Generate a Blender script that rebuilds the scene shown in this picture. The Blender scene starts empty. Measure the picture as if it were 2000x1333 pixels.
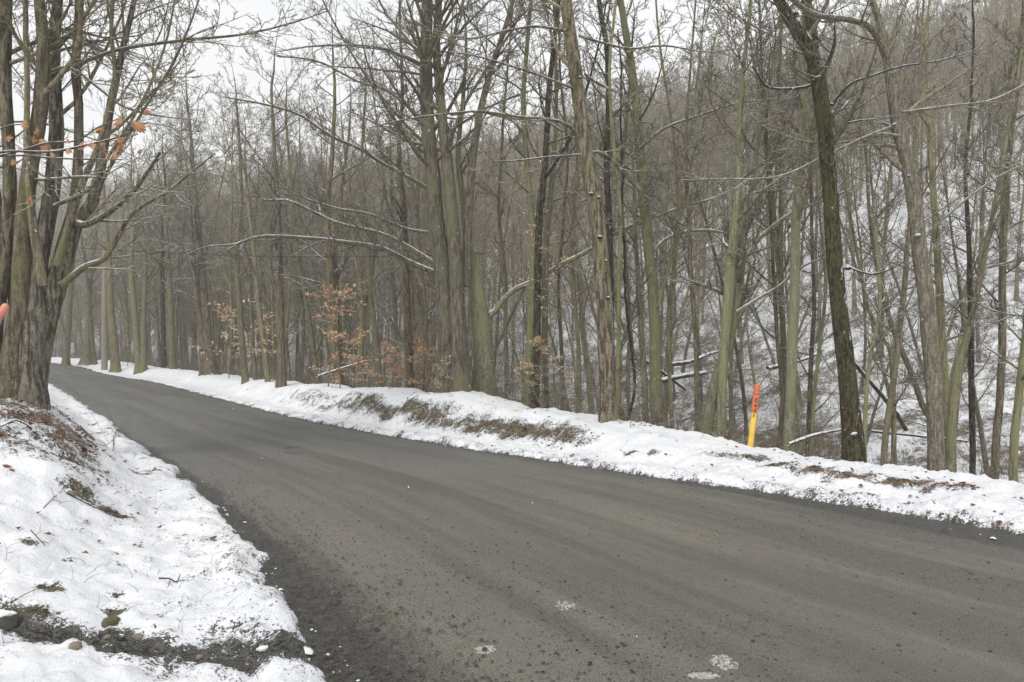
import bpy, math, random
import numpy as np
from mathutils import Vector

# ------------------------------------------------------------------ camera, world, sun, exposure
SC = bpy.context.scene
F, HY, EYE = 1500.0, 690.0, 1.6            # focal length and horizon row in the 2000 px wide photo, eye height
cam_d = bpy.data.cameras.new("camera"); cam = bpy.data.objects.new("camera", cam_d)
SC.collection.objects.link(cam); SC.camera = cam
cam.location = (0, 0, EYE); cam.rotation_euler = (math.pi/2, 0, 0)
cam_d.sensor_width = 36; cam_d.lens = F/2000*36; cam_d.shift_y = (HY-666.5)/2000
cam_d.clip_start = 0.05; cam_d.clip_end = 3000

SUN_EL, SUN_ROT = math.radians(48), math.radians(200)
w = bpy.data.worlds.new("World"); SC.world = w; w.use_nodes = True
nt = w.node_tree; nt.nodes.clear()
out = nt.nodes.new("ShaderNodeOutputWorld"); bg = nt.nodes.new("ShaderNodeBackground")
sky = nt.nodes.new("ShaderNodeTexSky"); sky.sky_type = 'NISHITA'; sky.sun_disc = False
sky.sun_elevation = SUN_EL; sky.sun_rotation = SUN_ROT; sky.air_density = 1.0; sky.dust_density = 3.0
hs = nt.nodes.new("ShaderNodeHueSaturation"); hs.inputs['Saturation'].default_value = 0.12
mx = nt.nodes.new("ShaderNodeMix"); mx.data_type = 'RGBA'; mx.inputs[0].default_value = 0.82
tcw = nt.nodes.new("ShaderNodeTexCoord"); mpw = nt.nodes.new("ShaderNodeMapping"); mpw.inputs['Scale'].default_value = (1.5, 1.5, 4)
nzw = nt.nodes.new("ShaderNodeTexNoise"); nzw.inputs['Scale'].default_value = 1.3; nzw.inputs['Detail'].default_value = 4
rpw = nt.nodes.new("ShaderNodeValToRGB")
rpw.color_ramp.elements[0].position = .3; rpw.color_ramp.elements[0].color = (7.6, 7.9, 8.4, 1)
rpw.color_ramp.elements[1].position = .7; rpw.color_ramp.elements[1].color = (9.3, 9.4, 9.6, 1)
nt.links.new(tcw.outputs['Generated'], mpw.inputs[0]); nt.links.new(mpw.outputs[0], nzw.inputs['Vector'])
nt.links.new(nzw.outputs[0], rpw.inputs[0])
nt.links.new(sky.outputs[0], hs.inputs['Color']); nt.links.new(hs.outputs[0], mx.inputs[6])
nt.links.new(rpw.outputs[0], mx.inputs[7]); nt.links.new(mx.outputs[2], bg.inputs[0])
bg.inputs[1].default_value = 0.098
nt.links.new(bg.outputs[0], out.inputs[0])

sd = bpy.data.lights.new("sun", 'SUN'); sd.energy = 1.3; sd.angle = math.radians(14); sd.color = (1, .97, .93)
so = bpy.data.objects.new("sun", sd); SC.collection.objects.link(so)
so.rotation_euler = (math.pi/2-SUN_EL, 0, math.pi-SUN_ROT)

SC.view_settings.view_transform = 'Standard'; SC.view_settings.look = 'None'
SC.view_settings.exposure = 0.52; SC.view_settings.gamma = 1
cy = SC.cycles
cy.max_bounces = 5; cy.diffuse_bounces = 3; cy.glossy_bounces = 2; cy.transmission_bounces = 2; cy.volume_bounces = 2
cy.transparent_max_bounces = 4
cy.use_denoising = True; cy.denoising_prefilter = 'NONE'

# ------------------------------------------------------------------ small maths
HAZE = 0.0020
rng = np.random.default_rng(11)
def P3(x, y, Y): return np.array([(x-1000)/F*Y, Y, EYE-(y-HY)/F*Y])
def sstep(a, b, x):
    t = np.clip((x-a)/(b-a), 0, 1); return t*t*(3-2*t)
_perm = np.random.default_rng(5).permutation(256).astype(np.int64); _perm = np.concatenate([_perm, _perm])
_ang = np.random.default_rng(6).uniform(0, 2*math.pi, 256); _gx, _gy = np.cos(_ang), np.sin(_ang)
def perlin(x, y, seed=0):
    xi = np.floor(x).astype(np.int64); yi = np.floor(y).astype(np.int64); xf = x-xi; yf = y-yi
    u = xf*xf*xf*(xf*(xf*6-15)+10); v = yf*yf*yf*(yf*(yf*6-15)+10)
    def g(ix, iy, dx, dy):
        h = _perm[(_perm[(ix+seed*37) & 255]+iy) & 255]; return _gx[h]*dx+_gy[h]*dy
    a = g(xi, yi, xf, yf); b = g(xi+1, yi, xf-1, yf); c = g(xi, yi+1, xf, yf-1); d = g(xi+1, yi+1, xf-1, yf-1)
    return ((a*(1-u)+b*u)*(1-v)+(c*(1-u)+d*u)*v)*1.4
def fbm(x, y, o=4, seed=0, g=.5):
    s = 0; a = 1; t = 0
    for k in range(o):
        s = s+a*perlin(x*2**k+k*17.3, y*2**k-k*9.1, seed+k); t += a; a *= g
    return s/t
def catmull(pts, step):
    pts = np.asarray(pts, float)
    P = np.vstack([2*pts[0]-pts[1], pts, 2*pts[-1]-pts[-2]]); o = []
    for i in range(1, len(P)-2):
        n = max(1, int(np.linalg.norm(P[i+1][:3]-P[i][:3])/step))
        t = np.arange(n)[:, None]/n; p0, p1, p2, p3 = P[i-1:i+3]
        o.append(.5*((2*p1)+(-p0+p2)*t+(2*p0-5*p1+4*p2-p3)*t*t+(-p0+3*p1-3*p2+p3)*t**3))
    o.append(pts[-1][None]); return np.vstack(o)
def resample(p, n):
    d = np.concatenate([[0], np.cumsum(np.linalg.norm(np.diff(p[:, :3], axis=0), axis=1))])
    t = np.linspace(0, d[-1], n); return np.stack([np.interp(t, d, p[:, k]) for k in range(p.shape[1])], 1)

# ------------------------------------------------------------------ the lie of the land
def z0(Y): return 0.0006*np.clip(np.minimum(Y, 48)-13, 0, None)**2 + 0.010*np.clip(Y-48, 0, 60)
def px_ground(x, y):
    Y = 2.0
    lo, hi = 1.5, 400
    for _ in range(60):
        Y = (lo+hi)/2
        if EYE-(y-HY)/F*Y > z0(Y): lo = Y
        else: hi = Y
    return ((x-1000)/F*Y, Y)
R_px = [(2000,1078),(1800,1036),(1600,996),(1400,958),(1200,925),(1000,893),(800,862),(600,825),(450,787),(300,748),(210,733)]
L_px = [(690,1333),(655,1290),(575,1190),(520,1090),(455,1015),(400,955),(345,912),(268,862),(205,815),(150,778),(95,747)]
RE = np.array([(9.5,-8),(7.0,1.5)]+[px_ground(*p) for p in R_px]+[(-44,68),(-66,79),(-100,86),(-170,90),(-300,92)])
LE = np.array([(-.2,-9),(-.55,1.5)]+[px_ground(*p) for p in L_px]+[(-36,55),(-50,65),(-72,74),(-100,80),(-170,84),(-300,86)])
RE = catmull(np.c_[RE, np.zeros(len(RE))], .6)[:, :2]; LE = catmull(np.c_[LE, np.zeros(len(LE))], .6)[:, :2]
def sdist(poly, X, Y):
    """signed distance to a polyline (positive on its right-hand side going away from the camera) and the Y of the foot"""
    X = np.asarray(X, float); Y = np.asarray(Y, float); sh = X.shape; X = X.ravel(); Y = Y.ravel()
    best = np.full(X.shape, 1e18); sg = np.ones(X.shape); fy = np.zeros(X.shape)
    seg = poly[::2] if len(poly) % 2 else np.vstack([poly[::2], poly[-1:]])
    cuts = seg[np.unique(np.r_[0, np.where(np.abs(np.diff(np.arange(len(seg)))) > 0)[0][::2], len(seg)-1])]
    for a, b in zip(cuts[:-1], cuts[1:]):
        d = b-a; L2 = d@d; t = np.clip(((X-a[0])*d[0]+(Y-a[1])*d[1])/L2, 0, 1)
        cx = a[0]+t*d[0]; cy_ = a[1]+t*d[1]; dd = (X-cx)**2+(Y-cy_)**2; m = dd < best
        s = d[1]*(X-a[0])-d[0]*(Y-a[1])
        best[m] = dd[m]; sg[m] = np.where(s[m] >= 0, 1, -1); fy[m] = cy_[m]
    return (np.sqrt(best)*sg).reshape(sh), fy.reshape(sh)
BY = [-8, 5, 7, 9.5, 11, 12.5, 14, 15, 20, 25, 30, 45, 100]
BH = [.16, .16, .12, .10, .27, .42, .60, .66, .54, .42, .34, .26, .2]
HP = [0, 1.7, 2.6, 5, 9, 12, 15, 25, 45, 70, 95, 130, 260]
HZ = [0, 0, 0, -1.0, -2.0, -2.2, -1.7, 1.2, 10.0, 20.5, 29.5, 32, 32]
def ground(X, Y, micro=True):
    X = np.asarray(X, float); Y = np.asarray(Y, float)
    p, fy = sdist(RE, X, Y); l, ly = sdist(LE, X, Y); q = -l
    wob = .30*fbm(X*.9, Y*.9, 3, 1)+.12*fbm(X*5, Y*5, 3, 2)+.10*fbm(X*15, Y*15, 2, 4)
    gap = .50*sstep(10.8, 6.3, fy)                                # black gravel strip between asphalt and snow
    pe = p-gap+wob*.45; qe = q+wob*.55-.03
    d = np.maximum(pe, qe)                                        # > 0 off the road
    z = z0(Y)-.045+.085*sstep(-.02, .13, d)
    # right side: berm, ravine, far slope
    bh = np.interp(fy, BY, BH)*(1+.30*fbm(fy*.55, fy*0+3.3, 2, 9))
    bw = 1+.2*fbm(fy*.4, fy*0+7, 2, 4)
    prof = sstep(.75*bw, 1.75*bw, p+.25*fbm(X*1.1, Y*1.1, 3, 7))
    z = z+np.where(p > 0, bh*prof*sstep(8.5, 3.2, p), 0)
    z = z+np.where(p > 0, np.interp(p, HP, HZ)*(1+.12*fbm(X*.03, Y*.03, 3, 12)), 0)
    z = z+np.where(p > 3, sstep(3, 12, p)*(.45*fbm(X*.15, Y*.15, 4, 14)+.12*fbm(X*.9, Y*.9, 3, 15)), 0)
    z = z+np.where(p > 30, sstep(30, 80, p)*2.5*fbm(X*.02, Y*.02, 3, 19), 0)
    # left side: bank
    near = sstep(4.3, 8.0, Y+.35*X*0)
    bank = (.95*sstep(.45, 2.0, q+.3*fbm(X*.8, Y*.8, 3, 21)) + .10*np.clip(q-2.9, 0, 25))*(.22+.78*near)
    z = z+np.where(q > 0, bank, 0)
    z = z-np.where(q > 0, .05*np.exp(-((Y-4.12-.12*np.sin(X*1.3)-.04*X)/.17)**2)*sstep(-.1, .5, q), 0)      # wheel track of the side drive
    z = z+.055*np.exp(-((d-.26)/.15)**2)*(1+1.4*fbm(X*2.2, Y*2.2, 3, 41))*(d > 0)*sstep(30, 14, Y)
    if micro:
        m = sstep(0, .25, d); near_ = sstep(45, 12, Y)
        z = z+m*(.09*fbm(X*1.4, Y*1.4, 3, 31)+near_*(.068*fbm(X*5, Y*5, 3, 33)+.026*np.abs(fbm(X*15, Y*15, 2, 35))))
        z = z+m*near_*.032*sstep(1.6, .2, np.abs(d))*fbm(X*12, Y*12, 3, 37)
    return z
def gz(x, y): return float(ground(np.array([x]), np.array([y]))[0])

# ------------------------------------------------------------------ mesh building
class MB:
    def __init__(s): s.v = []; s.q = []; s.m = []; s.n = 0
    def add(s, V, Q, mat=0):
        V = np.asarray(V, np.float32).reshape(-1, 3); Q = np.asarray(Q, np.int64)
        s.v.append(V); s.q.append(Q+s.n); s.m.append(np.full(len(Q), mat, np.int32)); s.n += len(V)
    def tubes(s, P, R, sides, mat=0, lump=None):
        P = np.asarray(P, float); R = np.asarray(R, float)
        if P.ndim == 2: P = P[None]; R = R[None]
        N, K, _ = P.shape
        if N == 0: return
        T = np.empty_like(P); T[:, 1:-1] = P[:, 2:]-P[:, :-2]; T[:, 0] = P[:, 1]-P[:, 0]; T[:, -1] = P[:, -1]-P[:, -2]
        T /= np.linalg.norm(T, axis=2, keepdims=True)+1e-12
        m = P[:, -1]-P[:, 0]; ref = np.where((np.abs(m[:, 2]) > .6*np.linalg.norm(m, axis=1))[:, None], np.array([[1., .13, 0]]), np.array([[0, 0.1, 1.]]))
        u = np.cross(T, ref[:, None, :]); u /= np.linalg.norm(u, axis=2, keepdims=True)+1e-9; v = np.cross(T, u)
        a = np.arange(sides)*2*math.pi/sides
        rr = R[:, :, None]*np.ones(sides)
        if lump is not None: rr = rr*lump(P, a)
        V = P[:, :, None, :]+(u[:, :, None, :]*np.cos(a)[None, None, :, None]+v[:, :, None, :]*np.sin(a)[None, None, :, None])*rr[..., None]
        i = np.arange(N)[:, None, None]*K*sides+np.arange(K-1)[None, :, None]*sides+np.arange(sides)[None, None, :]
        j = np.arange(N)[:, None, None]*K*sides+np.arange(K-1)[None, :, None]*sides+((np.arange(sides)+1) % sides)[None, None, :]
        Q = np.stack([i, j, j+sides, i+sides], -1).reshape(-1, 4)
        s.add(V.reshape(-1, 3), Q, mat)
    def build(s, name, mats, parent=None, smooth=True, link=True, origin=None):
        me = bpy.data.meshes.new(name); V = np.vstack(s.v); Q = np.vstack(s.q); M = np.concatenate(s.m)
        if origin is not None: V = V-np.asarray(origin, np.float32)
        me.vertices.add(len(V)); me.vertices.foreach_set("co", V.astype(np.float32).ravel())
        me.loops.add(len(Q)*4); me.loops.foreach_set("vertex_index", Q.astype(np.int32).ravel())
        me.polygons.add(len(Q)); me.polygons.foreach_set("loop_start", (np.arange(len(Q))*4).astype(np.int32))
        me.polygons.foreach_set("material_index", M)
        me.polygons.foreach_set("use_smooth", np.full(len(Q), smooth))
        me.update(calc_edges=True)
        for mt in (mats if isinstance(mats, (list, tuple)) else [mats]): me.materials.append(mt)
        o = bpy.data.objects.new(name, me)
        if link: SC.collection.objects.link(o)
        if parent is not None: o.parent = parent
        return o
def tag(o, label=None, cat=None, group=None, kind=None):
    if label: o["label"] = label
    if cat: o["category"] = cat
    if group: o["group"] = group
    if kind: o["kind"] = kind
    return o
def thing(name, loc, label, cat, group=None):
    e = bpy.data.objects.new(name, None); SC.collection.objects.link(e); e.location = loc; e.empty_display_size = .2
    return tag(e, label, cat, group)

# ------------------------------------------------------------------ materials
def newmat(name, rough=.9, spec=.2):
    m = bpy.data.materials.new(name); m.use_nodes = True; n = m.node_tree.nodes; b = n["Principled BSDF"]
    b.inputs['Roughness'].default_value = rough; b.inputs['Specular IOR Level'].default_value = spec
    return m, m.node_tree, b
def N(t, kind, **kw):
    n = t.nodes.new(kind)
    for k, v in kw.items():
        if k in n.inputs: n.inputs[k].default_value = v
        else: setattr(n, k, v)
    return n
def mapped(t, src, scale):
    m = N(t, "ShaderNodeMapping"); m.inputs['Scale'].default_value = scale; t.links.new(src, m.inputs[0]); return m.outputs[0]
def noise(t, vec, scale, detail=4, rough=.55):
    n = N(t, "ShaderNodeTexNoise"); n.inputs['Scale'].default_value = scale; n.inputs['Detail'].default_value = detail
    n.inputs['Roughness'].default_value = rough; t.links.new(vec, n.inputs['Vector']); return n.outputs[0]
def math_(t, op, a, b=None, clamp=False, c=None):
    n = N(t, "ShaderNodeMath", operation=op); n.use_clamp = clamp
    for i, x in enumerate((a, b, c)):
        if x is None: continue
        if isinstance(x, (int, float)): n.inputs[i].default_value = x
        else: t.links.new(x, n.inputs[i])
    return n.outputs[0]
def mixc(t, f, a, b):
    n = N(t, "ShaderNodeMix", data_type='RGBA')
    for i, x in ((0, f), (6, a), (7, b)):
        if isinstance(x, (int, float)): n.inputs[i].default_value = x
        elif isinstance(x, tuple): n.inputs[i].default_value = (*x, 1)
        else: t.links.new(x, n.inputs[i])
    return n.outputs[2]
def ramp(t, f, a, b):
    n = N(t, "ShaderNodeMapRange"); n.inputs[1].default_value = a; n.inputs[2].default_value = b; t.links.new(f, n.inputs[0]); return n.outputs[0]
def ramp2(t, f, a, b, c, d):
    n = N(t, "ShaderNodeMapRange")
    for i, x in enumerate((a, b, c, d)): n.inputs[i+1].default_value = x
    t.links.new(f, n.inputs[0]); return n.outputs[0]
def bump(t, h, b, strength, dist):
    n = N(t, "ShaderNodeBump"); n.inputs['Strength'].default_value = strength; n.inputs['Distance'].default_value = dist
    t.links.new(h, n.inputs['Height']); t.links.new(n.outputs[0], b.inputs['Normal']); return n
SNOW = (.80, .81, .83)
def bark(name, c1, c2, furrow=.0, moss=None, moss_amt=0., snow=.55, flecks=0., stretch=(14, 14, 2.2)):
    m, t, b = newmat(name, .92, .15)
    co = N(t, "ShaderNodeTexCoord").outputs['Object']
    n1 = noise(t, mapped(t, co, stretch), 1.6, 6, .65); n2 = noise(t, co, 1.3, 4); n3 = noise(t, co, 26, 3)
    col = mixc(t, ramp(t, n1, .44 if furrow >= 1 else .40, .56 if furrow >= 1 else .60), c1, c2)
    col = mixc(t, math_(t, 'MULTIPLY', ramp(t, n3, .48, .62), .45), col, tuple(x*.45 for x in c1))
    if moss: col = mixc(t, math_(t, 'MULTIPLY', ramp(t, n2, .62-moss_amt*.5, .75-moss_amt*.4), .85), col, moss)
    oi = N(t, "ShaderNodeObjectInfo"); hv = N(t, "ShaderNodeHueSaturation"); t.links.new(ramp2(t, oi.outputs['Random'], 0, 1, .82, 1.22), hv.inputs['Value'])
    t.links.new(ramp2(t, math_(t, 'FRACT', math_(t, 'MULTIPLY', oi.outputs['Random'], 7.3)), 0, 1, .85, 1.2), hv.inputs['Saturation']); t.links.new(col, hv.inputs['Color']); col = hv.outputs[0]
    geo = N(t, "ShaderNodeNewGeometry"); sx = N(t, "ShaderNodeSeparateXYZ"); t.links.new(geo.outputs['Normal'], sx.inputs[0])
    sn = noise(t, co, 7, 3)
    f = math_(t, 'ADD', sx.outputs[2], math_(t, 'MULTIPLY', math_(t, 'SUBTRACT', sn, .5), 1.1))
    f = math_(t, 'MULTIPLY', math_(t, 'SUBTRACT', f, snow), 5, clamp=True)
    if flecks:
        fl = noise(t, mapped(t, co, (1, 1, .5)), 11, 4, .7)
        side = math_(t, 'ADD', fl, math_(t, 'MULTIPLY', sx.outputs[0], .05))
        f = math_(t, 'MAXIMUM', f, math_(t, 'MULTIPLY', math_(t, 'SUBTRACT', side, 0.70-flecks*.12), 18, clamp=True))
    t.links.new(mixc(t, f, col, SNOW), b.inputs['Base Color'])
    bump(t, n1, b, .5+.5*furrow, .015+.045*furrow)
    return m
M = {}
M['beech'] = bark('beech_bark', (.130,.122,.072), (.290,.280,.180), .2, (.20,.205,.10), .40, snow=.50)
M['maple'] = bark('maple_bark', (.085,.070,.048), (.235,.210,.155), .7, (.17,.165,.085), .25, snow=.45, flecks=.15)
M['furrow'] = bark('furrowed_bark', (.075,.062,.045), (.270,.240,.180), 1., (.19,.18,.09), .15, snow=.45, stretch=(13,13,2))
M['walnut'] = bark('light_furrowed_bark', (.150,.128,.090), (.320,.282,.205), 1., (.19,.18,.09), .12, snow=.45, stretch=(22,22,4))
M['darkbark'] = bark('dark_bark', (.022,.019,.014), (.110,.095,.070), 1., None, 0, snow=.42, flecks=.35, stretch=(20,20,4))
M['moss'] = bark('mossy_bark', (.022,.019,.012), (.125,.108,.066), 1., (.085,.084,.038), .22, snow=.42, flecks=.5, stretch=(22,22,5))
M['forest'] = bark('forest_bark', (.108,.093,.058), (.262,.235,.158), .4, (.19,.185,.105), .30, snow=.50)
M['forestdark'] = bark('forest_dark_bark', (.070,.058,.040), (.212,.182,.130), .6, None, 0, snow=.50)
M['twig'] = bark('twig_bark', (.108,.092,.057), (.262,.228,.150), 0, snow=.66)
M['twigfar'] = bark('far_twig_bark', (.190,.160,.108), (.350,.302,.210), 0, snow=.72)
M['twigdark'] = bark('dark_twig_bark', (.060,.052,.040), (.150,.130,.100), 0, snow=.66)

def snow_ground_mat():
    m, t, b = newmat('snow_and_litter', .75, .25)
    co = N(t, "ShaderNodeTexCoord").outputs['Object']
    at = N(t, "ShaderNodeAttribute", attribute_name="mask"); sp = N(t, "ShaderNodeSeparateColor"); t.links.new(at.outputs['Color'], sp.inputs[0])
    n1 = noise(t, co, 4, 9, .72); n2 = noise(t, co, 38, 5, .7); n3 = noise(t, co, 1.1, 4); n4 = noise(t, co, 14, 5, .7)
    s = math_(t, 'ADD', math_(t, 'MULTIPLY', math_(t, 'SUBTRACT', n1, .5), 2.6), math_(t, 'MULTIPLY', math_(t, 'SUBTRACT', n2, .5), 2.2))
    n5 = noise(t, mapped(t, co, (1, 1.6, 1)), 85, 3, .7); s = math_(t, 'ADD', s, math_(t, 'MULTIPLY', math_(t, 'SUBTRACT', n5, .5), 1.6))
    f = math_(t, 'MULTIPLY', math_(t, 'ADD', math_(t, 'SUBTRACT', sp.outputs[0], .5), s), 7, clamp=True)
    dirt = mixc(t, ramp(t, n4, .4, .6), (.035,.028,.018), (.150,.128,.070))
    leaf = mixc(t, ramp(t, n4, .4, .6), (.065,.038,.024), (.210,.120,.075))
    grav = mixc(t, ramp(t, n2, .42, .6), (.018,.017,.015), (.120,.112,.095))
    col = mixc(t, sp.outputs[2], dirt, leaf); col = mixc(t, sp.outputs[1], col, grav)
    sn = mixc(t, ramp(t, n3, .35, .7), (.72,.735,.76), (.82,.825,.835))
    sn = mixc(t, math_(t, 'MULTIPLY', ramp(t, n2, .55, .68), .35), sn, (.50,.47,.43))
    t.links.new(mixc(t, f, sn, col), b.inputs['Base Color'])
    h = math_(t, 'ADD', math_(t, 'MULTIPLY', n1, 1.0), math_(t, 'MULTIPLY', n2, .12))
    h = math_(t, 'SUBTRACT', h, math_(t, 'MULTIPLY', f, .5))
    bump(t, h, b, .9, .05)
    return m
M['ground'] = snow_ground_mat()

def road_mat():
    m, t, b = newmat('old_asphalt', .7, .4)
    co = N(t, "ShaderNodeTexCoord").outputs['Object']; uv = N(t, "ShaderNodeUVMap", uv_map="UVMap").outputs[0]
    at = N(t, "ShaderNodeAttribute", attribute_name="mask"); sp = N(t, "ShaderNodeSeparateColor"); t.links.new(at.outputs['Color'], sp.inputs[0])
    big = noise(t, mapped(t, uv, (.55, .10, 1)), 1, 5, .6); band = noise(t, mapped(t, uv, (1.3, .06, 1)), 1, 5, .6)
    st = noise(t, mapped(t, uv, (3.2, .35, 1)), 1, 6, .7); fine = noise(t, co, 95, 4, .8); mid = noise(t, co, 15, 6, .75)
    a = mixc(t, math_(t, 'ADD', math_(t, 'MULTIPLY', sp.outputs[1], .75), math_(t, 'MULTIPLY', ramp(t, big, .40, .62), .35), clamp=True), (.108,.111,.110), (.192,.173,.138))
    a = mixc(t, math_(t, 'MULTIPLY', ramp(t, band, .46, .56), .62), a, (.070,.068,.060))
    a = mixc(t, math_(t, 'MULTIPLY', ramp(t, st, .5, .68), .22), a, (.185,.170,.140))
    a = mixc(t, math_(t, 'MULTIPLY', ramp(t, mid, .5, .66), .4), a, (.072,.068,.059))
    a = mixc(t, ramp(t, fine, .50, .62), a, mixc(t, .6, a, (.02,.02,.02)))
    a = mixc(t, math_(t, 'MULTIPLY', ramp(t, fine, .46, .36), .6), a, (.30,.28,.23))
    e = math_(t, 'MULTIPLY', math_(t, 'ADD', math_(t, 'SUBTRACT', sp.outputs[0], .5), math_(t, 'MULTIPLY', math_(t, 'SUBTRACT', mid, .5), 1.4)), 4, clamp=True)
    g = mixc(t, ramp(t, fine, .42, .6), (.012,.012,.012), (.105,.100,.088))
    g = mixc(t, ramp(t, mid, .45, .58), g, mixc(t, .4, g, (.13,.12,.10)))
    t.links.new(mixc(t, e, a, g), b.inputs['Base Color'])
    t.links.new(ramp(t, big, .3, .7), N(t, "ShaderNodeMath").inputs[0])
    rr = N(t, "ShaderNodeMapRange"); rr.inputs[1].default_value = .35; rr.inputs[2].default_value = .65; rr.inputs[3].default_value = .42; rr.inputs[4].default_value = .82
    t.links.new(big, rr.inputs[0]); t.links.new(rr.outputs[0], b.inputs['Roughness'])
    h = math_(t, 'ADD', fine, math_(t, 'MULTIPLY', mid, math_(t, 'ADD', .3, math_(t, 'MULTIPLY', e, 2))))
    bump(t, h, b, .8, .012)
    return m
M['road'] = road_mat()
def plain(name, c1, c2, scale=20, rough=.8, spec=.3, bmp=.3, bd=.01, snow=None):
    m, t, b = newmat(name, rough, spec); co = N(t, "ShaderNodeTexCoord").outputs['Object']
    n1 = noise(t, co, scale, 5, .6); col = mixc(t, ramp(t, n1, .3, .7), c1, c2)
    if snow is not None:
        geo = N(t, "ShaderNodeNewGeometry"); sx = N(t, "ShaderNodeSeparateXYZ"); t.links.new(geo.outputs['Normal'], sx.inputs[0])
        f = math_(t, 'ADD', sx.outputs[2], math_(t, 'MULTIPLY', math_(t, 'SUBTRACT', noise(t, co, 6, 3), .5), .9))
        col = mixc(t, math_(t, 'MULTIPLY', math_(t, 'SUBTRACT', f, snow), 6, clamp=True), col, SNOW)
    t.links.new(col, b.inputs['Base Color']); bump(t, n1, b, bmp, bd)
    return m
M['orange'] = plain('orange_plastic', (.42,.12,.06), (.74,.20,.085), 7, .5, .4, .05, .002)
M['yellow'] = plain('yellow_plastic', (.50,.33,.06), (.80,.50,.03), 5, .5, .4, .1, .002)
M['black'] = plain('black_print', (.02,.012,.01), (.05,.02,.015), 60, .6)
M['faded'] = plain('faded_orange_plastic', (.62,.20,.12), (.74,.36,.27), 6, .5, .5, .05, .002, snow=.75)
M['fadeddark'] = plain('weathered_plastic', (.30,.15,.12), (.45,.24,.19), 9, .5, .5, .05, .002)
M['stone'] = plain('stone_face', (.14,.12,.095), (.30,.265,.21), 9, .9, .2, .6, .01)
M['darkstone'] = plain('dark_stone_face', (.035,.032,.028), (.10,.092,.08), 12, .9, .2, .7, .01, snow=.8)
M['olivestone'] = plain('lichen_stone_face', (.07,.07,.035), (.16,.15,.085), 12, .9, .2, .5, .01)
M['chip'] = plain('loose_chippings', (.010,.010,.010), (.11,.10,.085), 45, .9, .2, .2, .003)
M['snowlump'] = plain('snow_lump', (.62,.63,.65), (.76,.77,.78), 14, .8, .2, .5, .006)
M['dirtysnow'] = plain('dirty_snow', (.20,.185,.16), (.52,.50,.46), 60, .8, .2, .6, .006)
M['leaf'] = plain('oak_leaf', (.24,.105,.05), (.52,.27,.15), 30, .7, .3, .2, .002)
M['beechleaf'] = plain('tan_beech_leaf', (.58,.40,.23), (.76,.57,.37), 2, .7, .3, .1, .002)
M['rustleaf'] = plain('rust_beech_leaf', (.50,.29,.16), (.70,.48,.32), 2, .7, .3, .1, .002)
M['litter'] = plain('leaf_litter', (.10,.038,.022), (.24,.10,.055), 1.5, .8, .2, .1, .002)
M['grass'] = plain('dry_grass', (.16,.125,.06), (.34,.27,.16), 2, .85, .2, .1, .002)
M['pole'] = plain('weathered_pole_wood', (.22,.185,.145), (.34,.30,.245), 8, .9, .15, .4, .006)
M['cable'] = plain('cable_sheath', (.012,.012,.012), (.03,.03,.03), 8, .6)
M['vine'] = plain('vine_bark', (.018,.013,.011), (.055,.042,.035), 25, .9, .1, .5, .004)
M['log'] = bark('log_bark', (.045,.036,.028), (.14,.115,.085), .6, snow=.15)

# ------------------------------------------------------------------ ground sheet
def grid_mesh(name, X, Y, Z, mat, mask=None, uv=None):
    r, c = X.shape; V = np.stack([X, Y, Z], -1).reshape(-1, 3)
    i = (np.arange(r-1)[:, None]*c+np.arange(c-1)[None, :]).ravel(); Q = np.stack([i, i+1, i+1+c, i+c], 1)
    mb = MB(); mb.add(V, Q); o = mb.build(name, mat); me = o.data
    if mask is not None:
        a = me.color_attributes.new("mask", 'FLOAT_COLOR', 'POINT')
        a.data.foreach_set("color", np.concatenate([mask.reshape(-1, 3), np.ones((r*c, 1))], 1).astype(np.float32).ravel())
    if uv is not None:
        l = me.uv_layers.new(name="UVMap"); l.data.foreach_set("uv", uv.reshape(-1, 2)[Q.ravel()].astype(np.float32).ravel())
    return o
def hit(x, y):
    Yh = 1.8*1.006**np.arange(520); dz = EYE-(y-HY)/F*Yh-ground((x-1000)/F*Yh, Yh); k = int(np.argmax(dz < 0)) or 1
    t = dz[k-1]/(dz[k-1]-dz[k]); m_ = float(Yh[k-1]+(Yh[k]-Yh[k-1])*t); return (x-1000)/F*m_, m_
BARE = [(130,955,26,.16,0),(150,966,26,.16,0),(172,978,26,.15,0),(198,990,24,.13,0),(222,1002,22,.10,0),(250,1010,18,.05,0),
  (60,1062,26,.05,0),(92,1042,22,.06,0),(138,1094,16,.04,0),(235,1106,22,.04,0),(85,1152,24,.05,0),(110,1150,24,.05,0),(228,1166,18,.05,0),(222,1198,26,.06,0),(40,1195,70,.12,0),(90,1205,40,.07,0),(50,1250,24,.04,0),
  (500,1212,40,.05,0),(470,1214,24,.04,0),(195,845,20,.2,0),(190,872,26,.16,0),(170,850,20,.2,0),(270,925,34,.10,0),(300,918,30,.08,0),(185,828,14,.2,0),
  (1232,885,16,.12,.3),(1275,882,18,.12,.3),(1408,893,26,.14,.2),(1440,892,34,.18,.2),(1475,896,30,.2,.1),(1515,905,38,.22,.1),(1555,910,40,.26,.2),(1590,920,44,.26,.3),
  (1640,925,50,.26,.5),(1690,932,55,.26,.6),(1740,938,60,.26,.7),(1790,942,60,.26,.8),(1840,945,50,.2,.9),(1880,950,40,.16,.9),(1985,898,30,.2,.9),(1700,1000,20,.05,.4),(1950,925,26,.1,.6)]
BARE = [(*hit(x, y), rx, ry, lf) for x, y, rx, ry, lf in BARE]
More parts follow.
